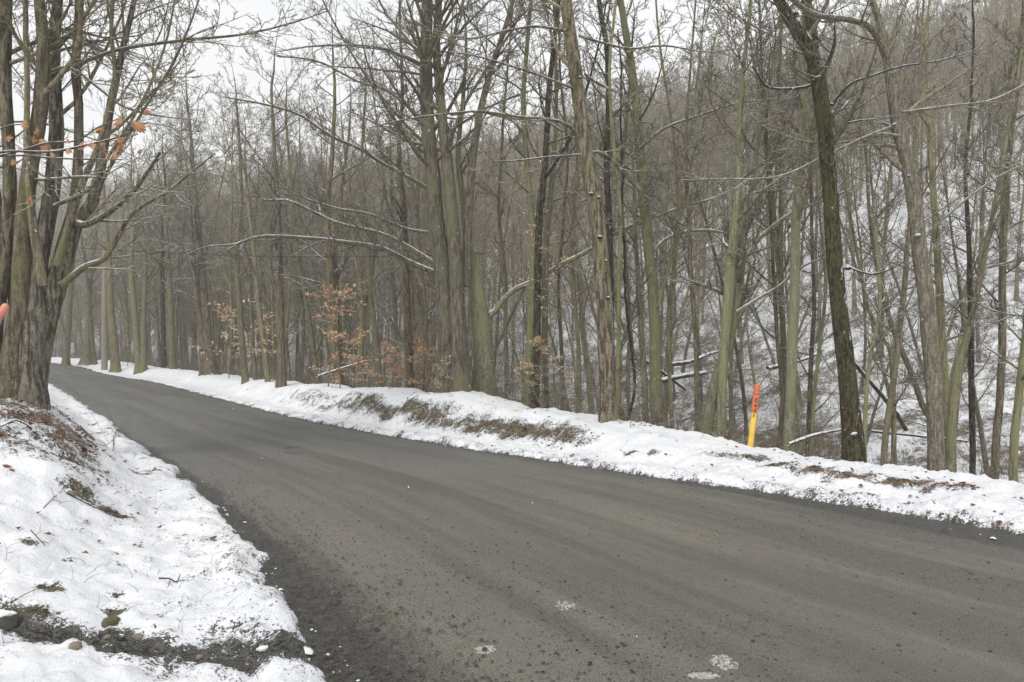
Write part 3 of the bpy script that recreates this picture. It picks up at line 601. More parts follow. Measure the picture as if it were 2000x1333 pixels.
# slim trees of the right half
slim = [
 ("ash_tree", "slender grey trunk right of the mossy one, splitting into a narrow V", 13.5, [[(1726,895,14),(1735,800,13),(1748,720,13),(1762,600,12),(1772,500,11),(1780,400,9),(1790,250,7),(1800,80,5),(1805,-40,4)],[(1745,720,11),(1725,660,9),(1700,610,8),(1680,520,7),(1660,420,6)]], 'forest'),
 ("ash_tree", "crooked thin stem crossing behind the light brown trunk", 15, [[(1830,860,14),(1800,790,13),(1775,720,12),(1745,650,11),(1720,560,10),(1700,440,8),(1690,300,6)]], 'forest'),
 ("cherry_tree", "black slim trunk on the ravine edge far to the right", 15, [[(1899,850,13),(1897,760,13),(1896,640,12),(1894,540,11),(1892,440,10),(1885,330,8),(1895,200,6),(1900,60,5)]], 'darkbark'),
 ("ash_tree", "straight brown-grey trunk second from the right edge", 14, [[(1942,885,17),(1950,780,16),(1956,640,16),(1958,520,15),(1962,420,14),(1970,300,13),(1984,180,12),(1995,60,10),(2000,-50,9)]], 'forestdark'),
 ("beech_tree", "olive stem leaning right at the right edge of the view", 13, [[(1978,888,18),(1990,780,17),(2003,660,16),(2016,520,14),(2030,380,12)]], 'beech'),
 ("beech_tree", "pale curved beech stem just right of the light brown furrowed trunk", 13.6, [[(1858,900,24),(1860,800,18),(1872,720,16),(1900,620,14),(1920,520,12),(1940,420,10),(1960,300,9),(1985,160,7),(2010,20,5)]], 'beech'),
 ("ash_tree", "grey trunk half hidden behind the light brown furrowed trunk", 15.5, [[(1850,880,22),(1846,780,20),(1838,660,18),(1830,520,16),(1822,380,13),(1815,240,10),(1810,80,7)]], 'forest'),
 ("birch_tree", "thin stem hard against the right side of the mossy trunk", 13.2, [[(1688,880,10),(1692,760,9),(1702,680,9),(1718,600,8),(1712,480,7),(1700,330,5)]], 'beech'),
 ("birch_tree", "whip-thin stem left of the mossy trunk, slightly leaning right", 14.6, [[(1585,880,9),(1590,780,8),(1600,680,8),(1612,560,7),(1600,420,6),(1590,280,5)]], 'beech'),
 ("ash_tree", "thin dark stem immediately left of the straight beech by the marker post", 14.8, [[(1520,880,10),(1528,780,9),(1518,660,9),(1512,540,8),(1505,400,7),(1498,250,6),(1515,80,4)]], 'forestdark'),
 ("ash_tree", "thin stem standing left of the leaning beech pair", 15.6, [[(1363,850,13),(1362,760,12),(1360,660,11),(1350,540,10),(1345,420,9),(1340,280,7),(1350,120,5),(1360,-20,4)]], 'forestdark'),
 ("birch_tree", "thin grey stem right of the bend-topped beech", 16.5, [[(1312,850,10),(1308,740,9),(1306,620,9),(1318,500,8),(1325,380,7),(1312,240,6),(1290,100,5),(1280,-20,4)]], 'forest'),
 ("birch_tree", "thin grey stem left of the bend-topped beech with whippy side shoots", 17, [[(1230,850,9),(1228,740,9),(1232,620,8),(1222,500,8),(1215,380,7),(1225,240,6),(1235,100,4)]], 'forest'),
 ("ash_tree", "slim grey stem left of the furrowed trunk, close to it", 18, [[(1132,820,10),(1130,700,9),(1122,580,9),(1118,460,8),(1128,320,7),(1120,180,5),(1105,40,4)]], 'forest'),
 ("ash_tree", "slim dark stem midway between tan-leaved stems and furrowed trunk", 19, [[(1098,800,9),(1096,680,9),(1090,560,8),(1100,430,7),(1108,300,6),(1095,160,5),(1090,20,4)]], 'forestdark'),
 ("ash_tree", "slim grey stem right of the stout olive beech", 19, [[(990,790,10),(988,660,9),(986,540,9),(975,420,8),(980,300,7),(990,160,5),(1000,20,4)]], 'forest'),
 ("hickory_tree", "dark single trunk standing among rust leaves left of the big double trunk", 19, [[(800,770,20),(797,680,18),(794,600,18),(790,500,16),(786,400,13),(778,300,10),(785,180,8),(780,40,6),(782,-40,5)]], 'forestdark'),
 ("hickory_tree", "pair of dark stems behind the rust-leaved sapling", 24, [[(660,752,26),(655,680,22),(650,600,20),(645,520,18),(640,420,14),(650,300,10),(655,180,7)],[(664,740,14),(662,620,13),(655,520,11),(664,400,8),(680,280,6)]], 'forestdark'),
 ("ash_tree", "slim trunk leaning left, left of the rust-leaved sapling", 27, [[(622,748,11),(612,680,10),(602,610,10),(590,540,9),(578,460,8),(570,360,6),(560,240,5)]], 'forest'),
 ("hickory_tree", "straight dark trunk behind the middle of the far bank", 25, [[(549,748,21),(549,680,19),(547,600,18),(546,500,16),(542,400,12),(536,300,9),(530,180,6)]], 'forestdark'),
 ("ash_tree", "grey stem leaning right, left of the straight dark trunk", 27, [[(524,752,13),(518,690,12),(508,620,12),(500,540,10),(490,450,8),(480,340,6)]], 'forest'),
 ("ash_tree", "first of two close-set grey stems by the small snowy mound", 28, [[(480,750,15),(474,680,14),(468,600,13),(462,500,11),(470,380,8),(465,260,6)]], 'forest'),
 ("ash_tree", "second thinner of two close-set grey stems by the small snowy mound", 29, [[(500,752,10),(494,680,9),(490,600,9),(488,500,7),(500,400,5)]], 'forest'),
 ("hickory_tree", "broad dark-based trunk left of the tan-leaved beech sapling", 34, [[(414,735,32),(408,690,24),(402,620,20),(396,550,18),(388,450,13),(380,350,9),(372,250,6)],[(396,720,14),(392,640,12),(382,560,10),(375,460,8)]], 'forestdark'),
 ("ash_tree", "narrow near-black trunk beyond the far bend, alone against pale slope", 40, [[(321,722,12),(320,680,11),(319,620,10),(318,550,9),(318,460,7),(322,360,5)]], 'darkbark'),
 ("beech_tree", "olive trunk right of the narrow near-black trunk by the far bend", 39, [[(338,724,15),(336,670,14),(334,600,12),(330,520,10),(322,420,7)]], 'forest'),
 ("beech_tree", "pair of joined olive trunks in the row beyond the far bend", 40, [[(272,722,17),(268,670,15),(262,600,13),(256,520,11),(262,420,8)],[(280,722,14),(280,660,12),(282,590,10),(284,500,8)]], 'beech'),
 ("beech_tree", "stout grey-olive trunk next to the wooden pole", 42, [[(226,720,20),(222,660,16),(216,600,14),(214,520,12),(206,430,9),(200,330,6)]], 'forest'),
 ("beech_tree", "grey trunk left of the wooden pole with spreading roots", 50, [[(168,715,26),(170,670,16),(172,620,13),(176,550,11),(186,470,8)]], 'forest'),
 ("ash_tree", "dark stem leaning right close left of the wooden pole", 49, [[(186,716,9),(180,670,8),(176,620,8),(172,560,7),(160,480,5)]], 'forestdark'),
 ("beech_tree", "grey forked trunk nearest the big maple beyond the road", 52, [[(128,714,16),(132,670,14),(136,610,12),(140,540,9),(146,460,7)],[(128,670,9),(118,630,8),(108,580,7),(100,520,5)]], 'forest'),
 ("ash_tree", "grey trunk behind the rust leaves left of the big double trunk", 26, [[(742,760,13),(736,690,12),(730,620,12),(722,540,11),(716,440,9),(706,330,7),(712,200,5)]], 'forest'),
 ("ash_tree", "forked grey trunk in the gap left of the big double trunk", 27, [[(700,755,17),(704,690,15),(708,620,14),(704,540,12),(690,450,9),(680,350,7)],[(707,620,10),(722,560,9),(735,480,7),(750,380,5)]], 'forest'),
 ("ash_tree", "faint grey trunk directly behind the left flank of the big double trunk", 28, [[(822,760,18),(822,680,16),(820,600,15),(822,520,13),(815,420,10),(818,320,7)]], 'forest'),
]
for i, (nm, lab, Y0, st, bk) in enumerate(slim):
    dark = bk in ('darkbark', 'forestdark')
    hero(nm, lab, Y0, st, bark_m=bk, twig_m='twigdark' if dark else 'twig', n1=9 if Y0 > 22 else 11, tbr=.28, top=12 if Y0 < 20 else 14+Y0*.12, seed=200+i, l1=1.5 if Y0 < 20 else 2.6, dens=1.)

# ------------------------------------------------------------------ generic bare trees
def proto(r, H, r0, first, n1, n2, n3, n4, l1, rmin, lean=.03, fork=False, twig=1.):
    K = 14; pts = [np.zeros(3)]; d = np.array([r.normal()*lean, r.normal()*lean, 1.]); b = r.normal(size=2)*.012
    for k in range(K-1):
        pts.append(pts[-1]+d/np.linalg.norm(d)*H/(K-1)); d = d+np.array([b[0]+r.normal()*.035, b[1]+r.normal()*.035, 0.02])
    P = np.array(pts); P[0, 2] -= .5; R = r0*(1-np.linspace(0, 1, K))**.85+.012
    St = [P]; Sr = [R]
    if fork:
        i = int(K*.35); q = [P[i]]; d = P[i+1]-P[i]; d = d/np.linalg.norm(d)+np.array([r.normal()*.35, r.normal()*.35, 0])
        for k in range(K-1): q.append(q[-1]+d/np.linalg.norm(d)*(H*.6)/(K-1)); d = d+np.array([r.normal()*.04, r.normal()*.04, .05])
        St.append(np.array(q)); Sr.append(R[i]*.75*(1-np.linspace(0, 1, K))**.85+.01)
    tr = MB()
    for p_, q_ in zip(St, Sr):
        c = catmull(np.c_[p_, q_], .45); tr.tubes(c[:, :3], c[:, 3], 9, lump=lumpy(.08, r.integers(99), base=.3 if p_ is P else None))
    S = np.stack(St); SR = np.stack(Sr); cr = MB()
    P1, R1 = grow(r, S, SR, n1, first, .98, .85, .2, 7, labs=l1, rf=.42, up=.09, wig=.09, rmin=rmin*1.3, tfall=.5); cr.tubes(P1, R1, 5)
    P2, R2 = grow(r, P1, R1, n2, .15, .97, .75, .2, 5, lenf=.45, rf=.5, up=.06, wig=.12, rmin=rmin); cr.tubes(P2, R2, 3)
    P3_, R3 = grow(r, P2, R2, n3, .12, .98, .75, .25, 4, lenf=.5, rf=.6, up=.05, wig=.14, rmin=rmin*.8); cr.tubes(P3_, R3, 3)
    if n4:
        P4, R4 = grow(r, P3_, R3, n4, .15, .98, .75, .25, 3, lenf=.5, rf=.6, up=.04, wig=.15, rmin=rmin*.7); cr.tubes(P4, R4, 3)
    return tr, cr
protos = []
pr_r = np.random.default_rng(77)
for k in range(9):
    H = pr_r.uniform(12, 17); tr, cr = proto(pr_r, H, pr_r.uniform(.06, .125), pr_r.uniform(.15, .35), 28, 7, 6, 4, H*.24, .0050, fork=k % 3 == 0, lean=.05)
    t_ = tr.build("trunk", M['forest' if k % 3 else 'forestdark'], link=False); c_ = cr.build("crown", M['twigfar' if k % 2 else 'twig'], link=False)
    protos.append((t_.data, c_.data, H))
slimp = []
for k in range(5):
    H = pr_r.uniform(6, 10); tr, cr = proto(pr_r, H, pr_r.uniform(.03, .055), .18, 16, 5, 4, 0, H*.20, .003, lean=.14)
    slimp.append((tr.build("trunk", M['forest' if k % 2 else 'forestdark'], link=False).data, cr.build("crown", M['twig'], link=False).data, H))
farcol = bpy.data.collections.new("far_prototypes")
for k in range(7):
    H = pr_r.uniform(12, 17); tr, cr = proto(pr_r, H, pr_r.uniform(.07, .14), .22, 22, 6, 6, 2, H*.24, .0090, fork=k % 3 == 0, lean=.05)
    mb = MB(); mb.add(np.vstack(tr.v), np.vstack([q for q in tr.q]), 0)
    mb.add(np.vstack(cr.v), np.vstack([q for q in cr.q]), 1)
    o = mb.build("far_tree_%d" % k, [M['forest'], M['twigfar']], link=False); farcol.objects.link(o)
brushcol = bpy.data.collections.new("brush_prototypes")
for k in range(6):
    mb = MB(); n = 9; base = np.c_[pr_r.normal(size=(n, 2))*.22, np.zeros(n)-.1]; d = np.c_[pr_r.normal(size=(n, 2))*.45, np.ones(n)]
    d /= np.linalg.norm(d, axis=1, keepdims=True); pts = [base]; L = pr_r.uniform(.7, 2.0, n)
    for s in range(7): pts.append(pts[-1]+d*(L/7)[:, None]); d = d+pr_r.normal(size=(n, 3))*.13; d /= np.linalg.norm(d, axis=1, keepdims=True)
    P = np.stack(pts, 1); R = (np.full((n, 8), .006)*np.linspace(1, .4, 8)); mb.tubes(P, R, 4)
    P2, R2 = grow(pr_r, P, R, 7, .15, .97, .7, .2, 5, lenf=.4, rf=.6, up=.03, wig=.15, rmin=.0018); mb.tubes(P2, R2, 3)
    P3_, R3 = grow(pr_r, P2, R2, 4, .15, .97, .7, .2, 4, lenf=.5, rf=.6, up=.03, wig=.15, rmin=.0015); mb.tubes(P3_, R3, 3)
    o = mb.build("brush_%d" % k, M['twig'], link=False); brushcol.objects.link(o)

def scatter(n_try, Ymin, Ymax, tmax, sep, ok, seed, near=None):
    r = np.random.default_rng(seed); Y = np.sqrt(r.uniform(Ymin**2, Ymax**2, n_try)); X = r.uniform(-tmax, tmax, n_try)*Y
    p, _ = sdist(RE, X, Y); l, _ = sdist(LE, X, Y); m = ok(X, Y, p, -l); X, Y = X[m], Y[m]
    keep = []; grid = {}
    if near is not None:
        for a in near: grid.setdefault((int(a[0]//sep), int(a[1]//sep)), []).append((a[0], a[1]))
    for x, y in zip(X, Y):
        gx, gy = int(x//sep), int(y//sep); bad = False
        for i in (-1, 0, 1):
            for j in (-1, 0, 1):
                for (a, b) in grid.get((gx+i, gy+j), ()):
                    if (a-x)**2+(b-y)**2 < sep*sep: bad = True
        if not bad: grid.setdefault((gx, gy), []).append((x, y)); keep.append((x, y))
    return np.array(keep)
pa = scatter(9000, 19, 62, .95, 3.3, lambda X, Y, p, q: ((p > 3.6) & ((Y > 26) | (p > 7)) & ((X/Y < .3) | (p < 11) | (p > 24))) | ((q > 2.5) & (q < 45) & (Y > 17) & (X/Y > -1.2)), 5, HEROES)
pb = scatter(42000, 62, 185, .95, 2.3, lambda X, Y, p, q: ((p > 3.6) & (p < 122)) | ((q > 2.5) & (q < 45) & (X/Y > -1.2)), 6)
pc = scatter(9000, 24, 62, .95, 2.1, lambda X, Y, p, q: (p > 3.4) & (p < 26) & (X/Y < -.1), 7, HEROES+[np.array([a[0], a[1]]) for a in pa])
pts = np.vstack([pa, pb, pc])
print("forest trees", len(pts))
size = 1/pts[:, 1]; inview = np.abs(pts[:, 0]/pts[:, 1]) < .70
order = np.argsort(-(size*np.where(inview, 1, .0001))); NEAR = 235
zg = ground(pts[:, 0], pts[:, 1]); pp, _ = sdist(RE, pts[:, 0], pts[:, 1])
r = np.random.default_rng(8)
def pick_label(x, y, p, th):
    if p < 0: return "bare grey tree on the uphill roadside behind the big maple", "bare trees behind the big maple"
    if p < 10: return ("bare %s tree in the ravine just behind the roadside row" % th, "bare %s trees in the ravine" % th)
    side = "under the low left skyline" if x/y < -.3 else ("under the middle skyline" if x/y < .2 else "on its high right part")
    d = "foot" if p < 22 else "middle"
    return "bare %s tree, %s of snowy hillside %s" % (th, d, side), "bare %s trees, hillside %s %s" % (th, d, side)
for i in order[:NEAR]:
    k = int(r.integers(len(protos))); td, cd, H = protos[k]; x, y = pts[i]; s = r.uniform(.74, 1.12) if y < 62 else r.uniform(.75, 1.12)
    th = "grey-brown" if k % 3 else "dark"
    lab, grp = pick_label(x, y, pp[i], th)
    e = thing("bare_tree", (x, y, zg[i]-.1), lab, "tree", grp); e.rotation_euler = (0, 0, r.uniform(0, 6.28)); e.scale = (s, s, s*r.uniform(.9, 1.1))
    for nm, d in (("trunk", td), ("crown", cd)):
        c = bpy.data.objects.new(nm, d); SC.collection.objects.link(c); c.parent = e
# thin saplings among them
sp_ = scatter(900, 15.5, 42, .68, 1.5, lambda X, Y, p, q: (p > 3.2) & (p < 26), 15, HEROES)
zs = ground(sp_[:, 0], sp_[:, 1])
for i in range(min(62, len(sp_))):
    k = int(r.integers(len(slimp))); td, cd, H = slimp[k]; s = r.uniform(.75, 1.15); x, y = sp_[i]
    wh = "left of the furrowed trunk" if x/y < .1 else "right of the furrowed trunk"
    th = "grey" if k % 2 else "dark"
    e = thing("sapling", (x, y, zs[i]-.1), "thin %s leafless sapling in the ravine %s" % (th, wh), "sapling", "thin %s saplings in the ravine, %s" % (th, wh))
    e.rotation_euler = (r.normal()*.05, r.normal()*.05, r.uniform(0, 6.28)); e.scale = (s, s, s)
    for nm, d in (("trunk", td), ("crown", cd)):
        c = bpy.data.objects.new(nm, d); SC.collection.objects.link(c); c.parent = e

def gn_scatter(name, P, rot, scl, col, seed):
    me = bpy.data.meshes.new(name); n = len(P); me.vertices.add(n); me.vertices.foreach_set("co", np.asarray(P, np.float32).ravel())
    for nm, v in (("rotz", rot), ("scl", scl)):
        a = me.attributes.new(nm, 'FLOAT', 'POINT'); a.data.foreach_set("value", np.asarray(v, np.float32))
    a = me.attributes.new("pid", 'INT', 'POINT'); a.data.foreach_set("value", np.random.default_rng(seed).integers(0, len(col.objects), n).astype(np.int32))
    o = bpy.data.objects.new(name, me); SC.collection.objects.link(o)
    t = bpy.data.node_groups.new(name+"_nodes", 'GeometryNodeTree')
    t.interface.new_socket("Geometry", in_out='INPUT', socket_type='NodeSocketGeometry'); t.interface.new_socket("Geometry", in_out='OUTPUT', socket_type='NodeSocketGeometry')
    gi = t.nodes.new("NodeGroupInput"); go = t.nodes.new("NodeGroupOutput"); ci = t.nodes.new("GeometryNodeCollectionInfo")
    ci.inputs['Collection'].default_value = col; ci.inputs['Separate Children'].default_value = True; ci.inputs['Reset Children'].default_value = True
    ip = t.nodes.new("GeometryNodeInstanceOnPoints"); ip.inputs['Pick Instance'].default_value = True
    def attr(nm, ty):
        q = t.nodes.new("GeometryNodeInputNamedAttribute"); q.data_type = ty; q.inputs['Name'].default_value = nm; return q.outputs['Attribute']
    cx = t.nodes.new("ShaderNodeCombineXYZ"); t.links.new(attr("rotz", 'FLOAT'), cx.inputs[2])
    e2r = t.nodes.new("FunctionNodeEulerToRotation"); t.links.new(cx.outputs[0], e2r.inputs[0])
    t.links.new(gi.outputs[0], ip.inputs['Points']); t.links.new(ci.outputs[0], ip.inputs['Instance']); t.links.new(e2r.outputs[0], ip.inputs['Rotation'])
    t.links.new(attr("scl", 'FLOAT'), ip.inputs['Scale']); t.links.new(attr("pid", 'INT'), ip.inputs['Instance Index'])
    t.links.new(ip.outputs[0], go.inputs[0]); md = o.modifiers.new("scatter", 'NODES'); md.node_group = t
    return o
rest = order[NEAR:]; r = np.random.default_rng(9)
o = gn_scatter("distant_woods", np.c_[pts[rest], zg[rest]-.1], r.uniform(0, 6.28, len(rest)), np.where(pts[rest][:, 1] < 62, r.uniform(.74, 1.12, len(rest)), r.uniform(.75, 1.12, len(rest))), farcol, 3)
tag(o, "dense leafless woodland covering the far snowy hillside", "woodland", kind="stuff")
bp = scatter(9000, 13, 70, .74, .55, lambda X, Y, p, q: (p > 2.7) & (p < 40) & ((p < 11) | (np.random.default_rng(1).random(len(p)) < .33)) & ((X/Y < .3) | (np.random.default_rng(2).random(len(p)) < .85)), 25)
print("brush", len(bp))
o = gn_scatter("undergrowth", np.c_[bp, ground(bp[:, 0], bp[:, 1])], r.uniform(0, 6.28, len(bp)), r.uniform(.5, 1.15, len(bp)), brushcol, 4)
tag(o, "tangle of thin leafless shrubs and brambles behind the snow bank", "undergrowth", kind="stuff")

# ------------------------------------------------------------------ leafy young beeches and other saplings keeping their dead leaves
def leaf_quads(mb, C, r, L=.06, W=.032, flat=.5, mat=0):
    n = len(C); d = r.normal(size=(n, 3)); d[:, 2] = d[:, 2]*flat-.25; d /= np.linalg.norm(d, axis=1, keepdims=True)
    s = np.cross(d, r.normal(size=(n, 3))*np.array([.5, .5, 0])+np.array([0, 0, 1.])); s /= np.linalg.norm(s, axis=1, keepdims=True)+1e-9
    nrm = np.cross(d, s); l = (L*r.uniform(.6, 1.2, n))[:, None]; wv = (W*r.uniform(.7, 1.2, n))[:, None]
    V = np.stack([C, C+d*l*.45+s*wv+nrm*l*.12, C+d*l-nrm*l*.10, C+d*l*.45-s*wv+nrm*l*.12, C+d*l*.45], 1).reshape(-1, 3)
    i = np.arange(n)[:, None]*5; Q = np.concatenate([i+np.array([[0, 4, 1, 1]]), i+np.array([[1, 4, 2, 2]]), i+np.array([[0, 3, 4, 4]]), i+np.array([[3, 2, 4, 4]])])
    Q = np.concatenate([i+np.array([[0, 4, 2, 1]]), i+np.array([[0, 3, 2, 4]])]); mb.add(V, Q, mat)
def leafy(label, px_, py0, py1, wd, Y0, nleaf, lm, seed, low=.1, size_=.06, name="beech_sapling", layers=9):
    r = np.random.default_rng(seed); X0 = (px_-1000)/F*Y0; g0 = gz(X0, Y0); ztop = EYE-(py0-HY)/F*Y0; Hh = max(.8, ztop-g0)
    root = thing(name, (X0, Y0, g0), label, "sapling"); K = 10; t = np.linspace(0, 1, K)
    P = np.c_[.12*Hh*.3*np.sin(t*2+seed), .05*np.sin(t*3), t*Hh]; P[0, 2] = -.15; R = .018*(1-t)+.004
    mb = MB(); mb.tubes(P, R, 7); mb.build("trunk", M['twig'], root)
    half = wd/F*Y0/2; zlow = (EYE-(py1-HY)/F*Y0-g0)/Hh
    P1, R1 = grow(r, P[None], R[None], int(layers*1.5), max(.08, zlow), .97, 1.25, .2, 8, labs=half*1.4, rf=.55, up=-.01, wig=.06, rmin=.002, tfall=.35)
    P2, R2 = grow(r, P1, R1, 7, .15, .98, .8, .2, 6, lenf=.5, rf=.6, up=.0, wig=.09, rmin=.0016, flat=.9)
    mb = MB(); mb.tubes(P1, R1, 4); mb.tubes(P2, R2, 3); mb.build("crown", M['twig'], root)
    nleaf = int(nleaf*1.25); j = r.integers(0, len(P2), nleaf); k = r.integers(1, 6, nleaf); f = r.random(nleaf)[:, None]; kk = np.minimum(k, 4)
    C = P2[j, kk]*(1-f)+P2[j, kk+1]*f+r.normal(size=(nleaf, 3))*.012
    lb = MB(); leaf_quads(lb, C, r, size_*.8, size_*.36); lb.build("foliage", M[lm], root, smooth=False)
leafy("young beech with tan leaves in flat sprays before the olive and black stems", 1056, 660, 760, 110, 16.2, 420, 'beechleaf', 1, size_=.075, layers=6)
leafy("taller young beech with sparse tan leaves up the slim dark trunks", 1072, 400, 620, 90, 16.6, 200, 'beechleaf', 2, size_=.07, layers=12)
leafy("rust-orange leafed sapling rising against the pair of dark stems", 664, 555, 690, 105, 21.5, 900, 'rustleaf', 3, size_=.09, layers=14, name="oak_sapling")
leafy("low rust-orange leafed bush left of the dark single trunk", 770, 680, 760, 90, 19.6, 700, 'rustleaf', 4, size_=.08, layers=12, name="oak_sapling")
leafy("rust-orange leafed bush between dark single trunk and big double trunk", 830, 665, 765, 80, 19.2, 800, 'rustleaf', 5, size_=.08, layers=12, name="oak_sapling")
leafy("tan-leaved young beech with flat sprays right of the broad dark-based trunk", 448, 600, 705, 110, 31, 420, 'beechleaf', 6, size_=.13, layers=8)
leafy("tan-leaved young beech near the close-set grey stems", 505, 590, 700, 90, 29, 260, 'beechleaf', 7, size_=.12, layers=9)
leafy("sparse tan sapling low behind the small snowy mound", 530, 640, 700, 60, 27, 120, 'beechleaf', 8, size_=.11, layers=6)
leafy("low brown-leaved sapling right of the rust sapling", 712, 690, 750, 70, 21, 260, 'rustleaf', 9, size_=.08, layers=8, name="oak_sapling")
leafy("small tan-leaved sapling beside the base of the big double trunk", 868, 700, 760, 36, 16.4, 70, 'beechleaf', 10, size_=.06, layers=6)
leafy("thin sapling with a few pale leaves beside the crooked crossing stem", 1752, 740, 800, 40, 13.6, 26, 'beechleaf', 11, size_=.06, layers=5)
leafy("distant sapling with a puff of orange leaves beyond the far bend", 250, 655, 690, 24, 44, 60, 'rustleaf', 12, size_=.14, layers=5, name="oak_sapling")
leafy("knee-high rust sapling on the ravine edge left of the dark single trunk", 640, 700, 752, 60, 22, 160, 'rustleaf', 13, size_=.08, layers=8, name="oak_sapling")
leafy("small orange-leaved sapling low right of the stout olive beech", 1000, 730, 775, 60, 18.6, 110, 'rustleaf', 14, size_=.07, layers=6, name="oak_sapling")

# ------------------------------------------------------------------ oak twig with big leaves, in front of the maple
def lobed_leaf(c, size, r):
    n = 36; a = np.linspace(0, 2*math.pi, n, endpoint=False)
    rad = size*(.42+.16*np.cos(a)+.20*np.abs(np.cos(a*3.5))); rad = rad*r.uniform(.78, 1.12, n)
    x = rad*np.cos(a); y = rad*np.sin(a)*r.uniform(.55, .85)
    ax = r.normal(size=3); ax[1] *= .4; ax /= np.linalg.norm(ax); th = r.uniform(-.9, .9)
    def put(x, y, z):
        v = np.stack([x, z, -y+0*x], -1)          # hangs in the XZ plane, curled
        K_ = np.array([[0, -ax[2], ax[1]], [ax[2], 0, -ax[0]], [-ax[1], ax[0], 0]]); Rm = np.eye(3)+math.sin(th)*K_+(1-math.cos(th))*K_@K_
        return v@Rm.T
    ang = r.uniform(-2.4, -.7); ca, sa = math.cos(ang), math.sin(ang)
    curl = r.uniform(1.2, 4.2)/size
    mid = .55
    rings = []
    for s in (1., mid, .04):
        xx, yy = x*s, y*s; zz = curl*yy**2*1.3+.4*curl*xx**2*np.sign(r.normal()+.5)*.6
        rings.append(put(xx*ca-yy*sa, xx*sa+yy*ca, zz))
    V = np.vstack(rings)+c; i = np.arange(n); j = (i+1) % n
    Q = np.vstack([np.stack([i, j, j+n, i+n], 1), np.stack([i+n, j+n, j+2*n, i+2*n], 1)])
    return V, Q
r = np.random.default_rng(31)
Yb = 6.6
stm = thing("oak_sapling", (-6.2, Yb, gz(-6.2, Yb)), "oak sapling at the left edge whose thin twigs hold big curled orange leaves", "sapling"); org = np.array(stm.location)
def limb_px(pl, Y, dy=0.):
    n = len(pl); return catmull(np.array([[*P3(x, y, Y+dy*k/(n-1)), w_/F*Y/2] for k, (x, y, w_) in enumerate(pl)]), .06)
st = catmull(np.array([[-6.2, Yb, gz(-6.2, Yb)-.2, .05], [-6.15, Yb, 2.2, .042], [-6.05, Yb+.1, 3.2, .035], [-6.1, Yb, 4.6, .025], [-6.0, Yb, 6.2, .012]]), .2)
mb = MB(); mb.tubes(st[:, :3]-org, st[:, 3], 9); mb.build("trunk", M['twig'], stm)
tw = [[(-400,345,9),(-150,330,7),(0,298,5),(60,297,5),(110,296,5),(180,281,4),(225,270,4),(262,255,3),(290,238,2)],
      [(-400,330,8),(-100,318,5),(20,300,4),(90,280,4),(150,275,3),(190,250,3),(225,235,2),(245,228,2)],
      [(-300,345,6),(-60,312,4),(40,304,4),(100,309,4),(190,312,3),(240,312,2)],
      [(-300,300,5),(-40,262,3),(20,245,3),(60,243,2),(75,250,2)],
      [(100,296,4),(150,288,3),(200,277,2),(235,274,2),(270,262,2)]]
for k, l in enumerate(tw):
    c = limb_px(l, Yb+.15*k-.2, .2); mb = MB(); mb.tubes(c[:, :3]-org, c[:, 3], 6); mb.build("branch", M['twigdark'], stm)
spots = [(47,245,16),(70,256,20),(63,275,16),(14,273,14),(38,293,11),(88,286,22),(102,303,13),(23,318,14),(131,278,12),(131,296,14),(156,287,18),(178,288,13),
         (193,253,16),(226,240,24),(196,281,13),(231,275,16),(230,293,18),(206,305,14),(224,308,13),(281,220,15),(275,250,28),(270,297,9),(54,396,15),(190,256,12),(233,284,13)]
for (x, y, s) in spots:
    c = P3(x, y, Yb+r.uniform(-.3, .2)); V, Q = lobed_leaf(c-org, s/F*Yb*.95, r); mb = MB(); mb.add(V, Q); mb.build("leaf", M['leaf'], stm)

# ------------------------------------------------------------------ marker posts, pole, wire, vine
def lathe(prof, sides=28):
    prof = np.array(prof); a = np.arange(sides)*2*math.pi/sides
    V = np.stack([prof[:, 0][:, None]*np.cos(a), prof[:, 0][:, None]*np.sin(a), prof[:, 1][:, None]*np.ones(sides)], -1).reshape(-1, 3)
    i = np.arange(len(prof)-1)[:, None]*sides+np.arange(sides)[None]; j = np.arange(len(prof)-1)[:, None]*sides+((np.arange(sides)+1) % sides)[None]
    mb = MB(); mb.add(V, np.stack([i, j, j+sides, i+sides], -1).reshape(-1, 4)); return mb
Yp = 11.6; Xp = (1464-1000)/F*Yp; gp = gz(Xp, Yp); print("post ground", gp, "want", EYE-(884-HY)/F*Yp)
zb = EYE-(884-HY)/F*Yp; S_ = 134/F*Yp                            # visible height in metres
post = thing("marker_post", (Xp, Yp, zb), "leaning utility marker post on the snow bank, yellow below and orange above", "marker post")
post.rotation_euler = (math.radians(3), math.radians(5.6), math.radians(6)); Rr = 11.2/F*Yp/2
sp1 = .585*S_
lathe([(Rr*.99, -.35), (Rr*.99, sp1-.002), (Rr*.9, sp1-.001)]).build("pipe", M['yellow'], post)
slv = lathe([(Rr*1.03, sp1), (Rr*1.05, sp1+.004), (Rr*1.05, S_*.86), (Rr*1.06, S_*.868), (Rr*1.42, S_*.872), (Rr*1.45, S_*.878), (Rr*1.42, S_*.886), (Rr*1.0, S_*.892)]).build("sleeve", M['orange'], post)
lathe([(Rr*.98, S_*.888), (Rr*1.0, S_*.99), (Rr*.95, S_), (Rr*.3, S_+.002), (.001, S_+.003)]).build("cap", M['orange'], post)
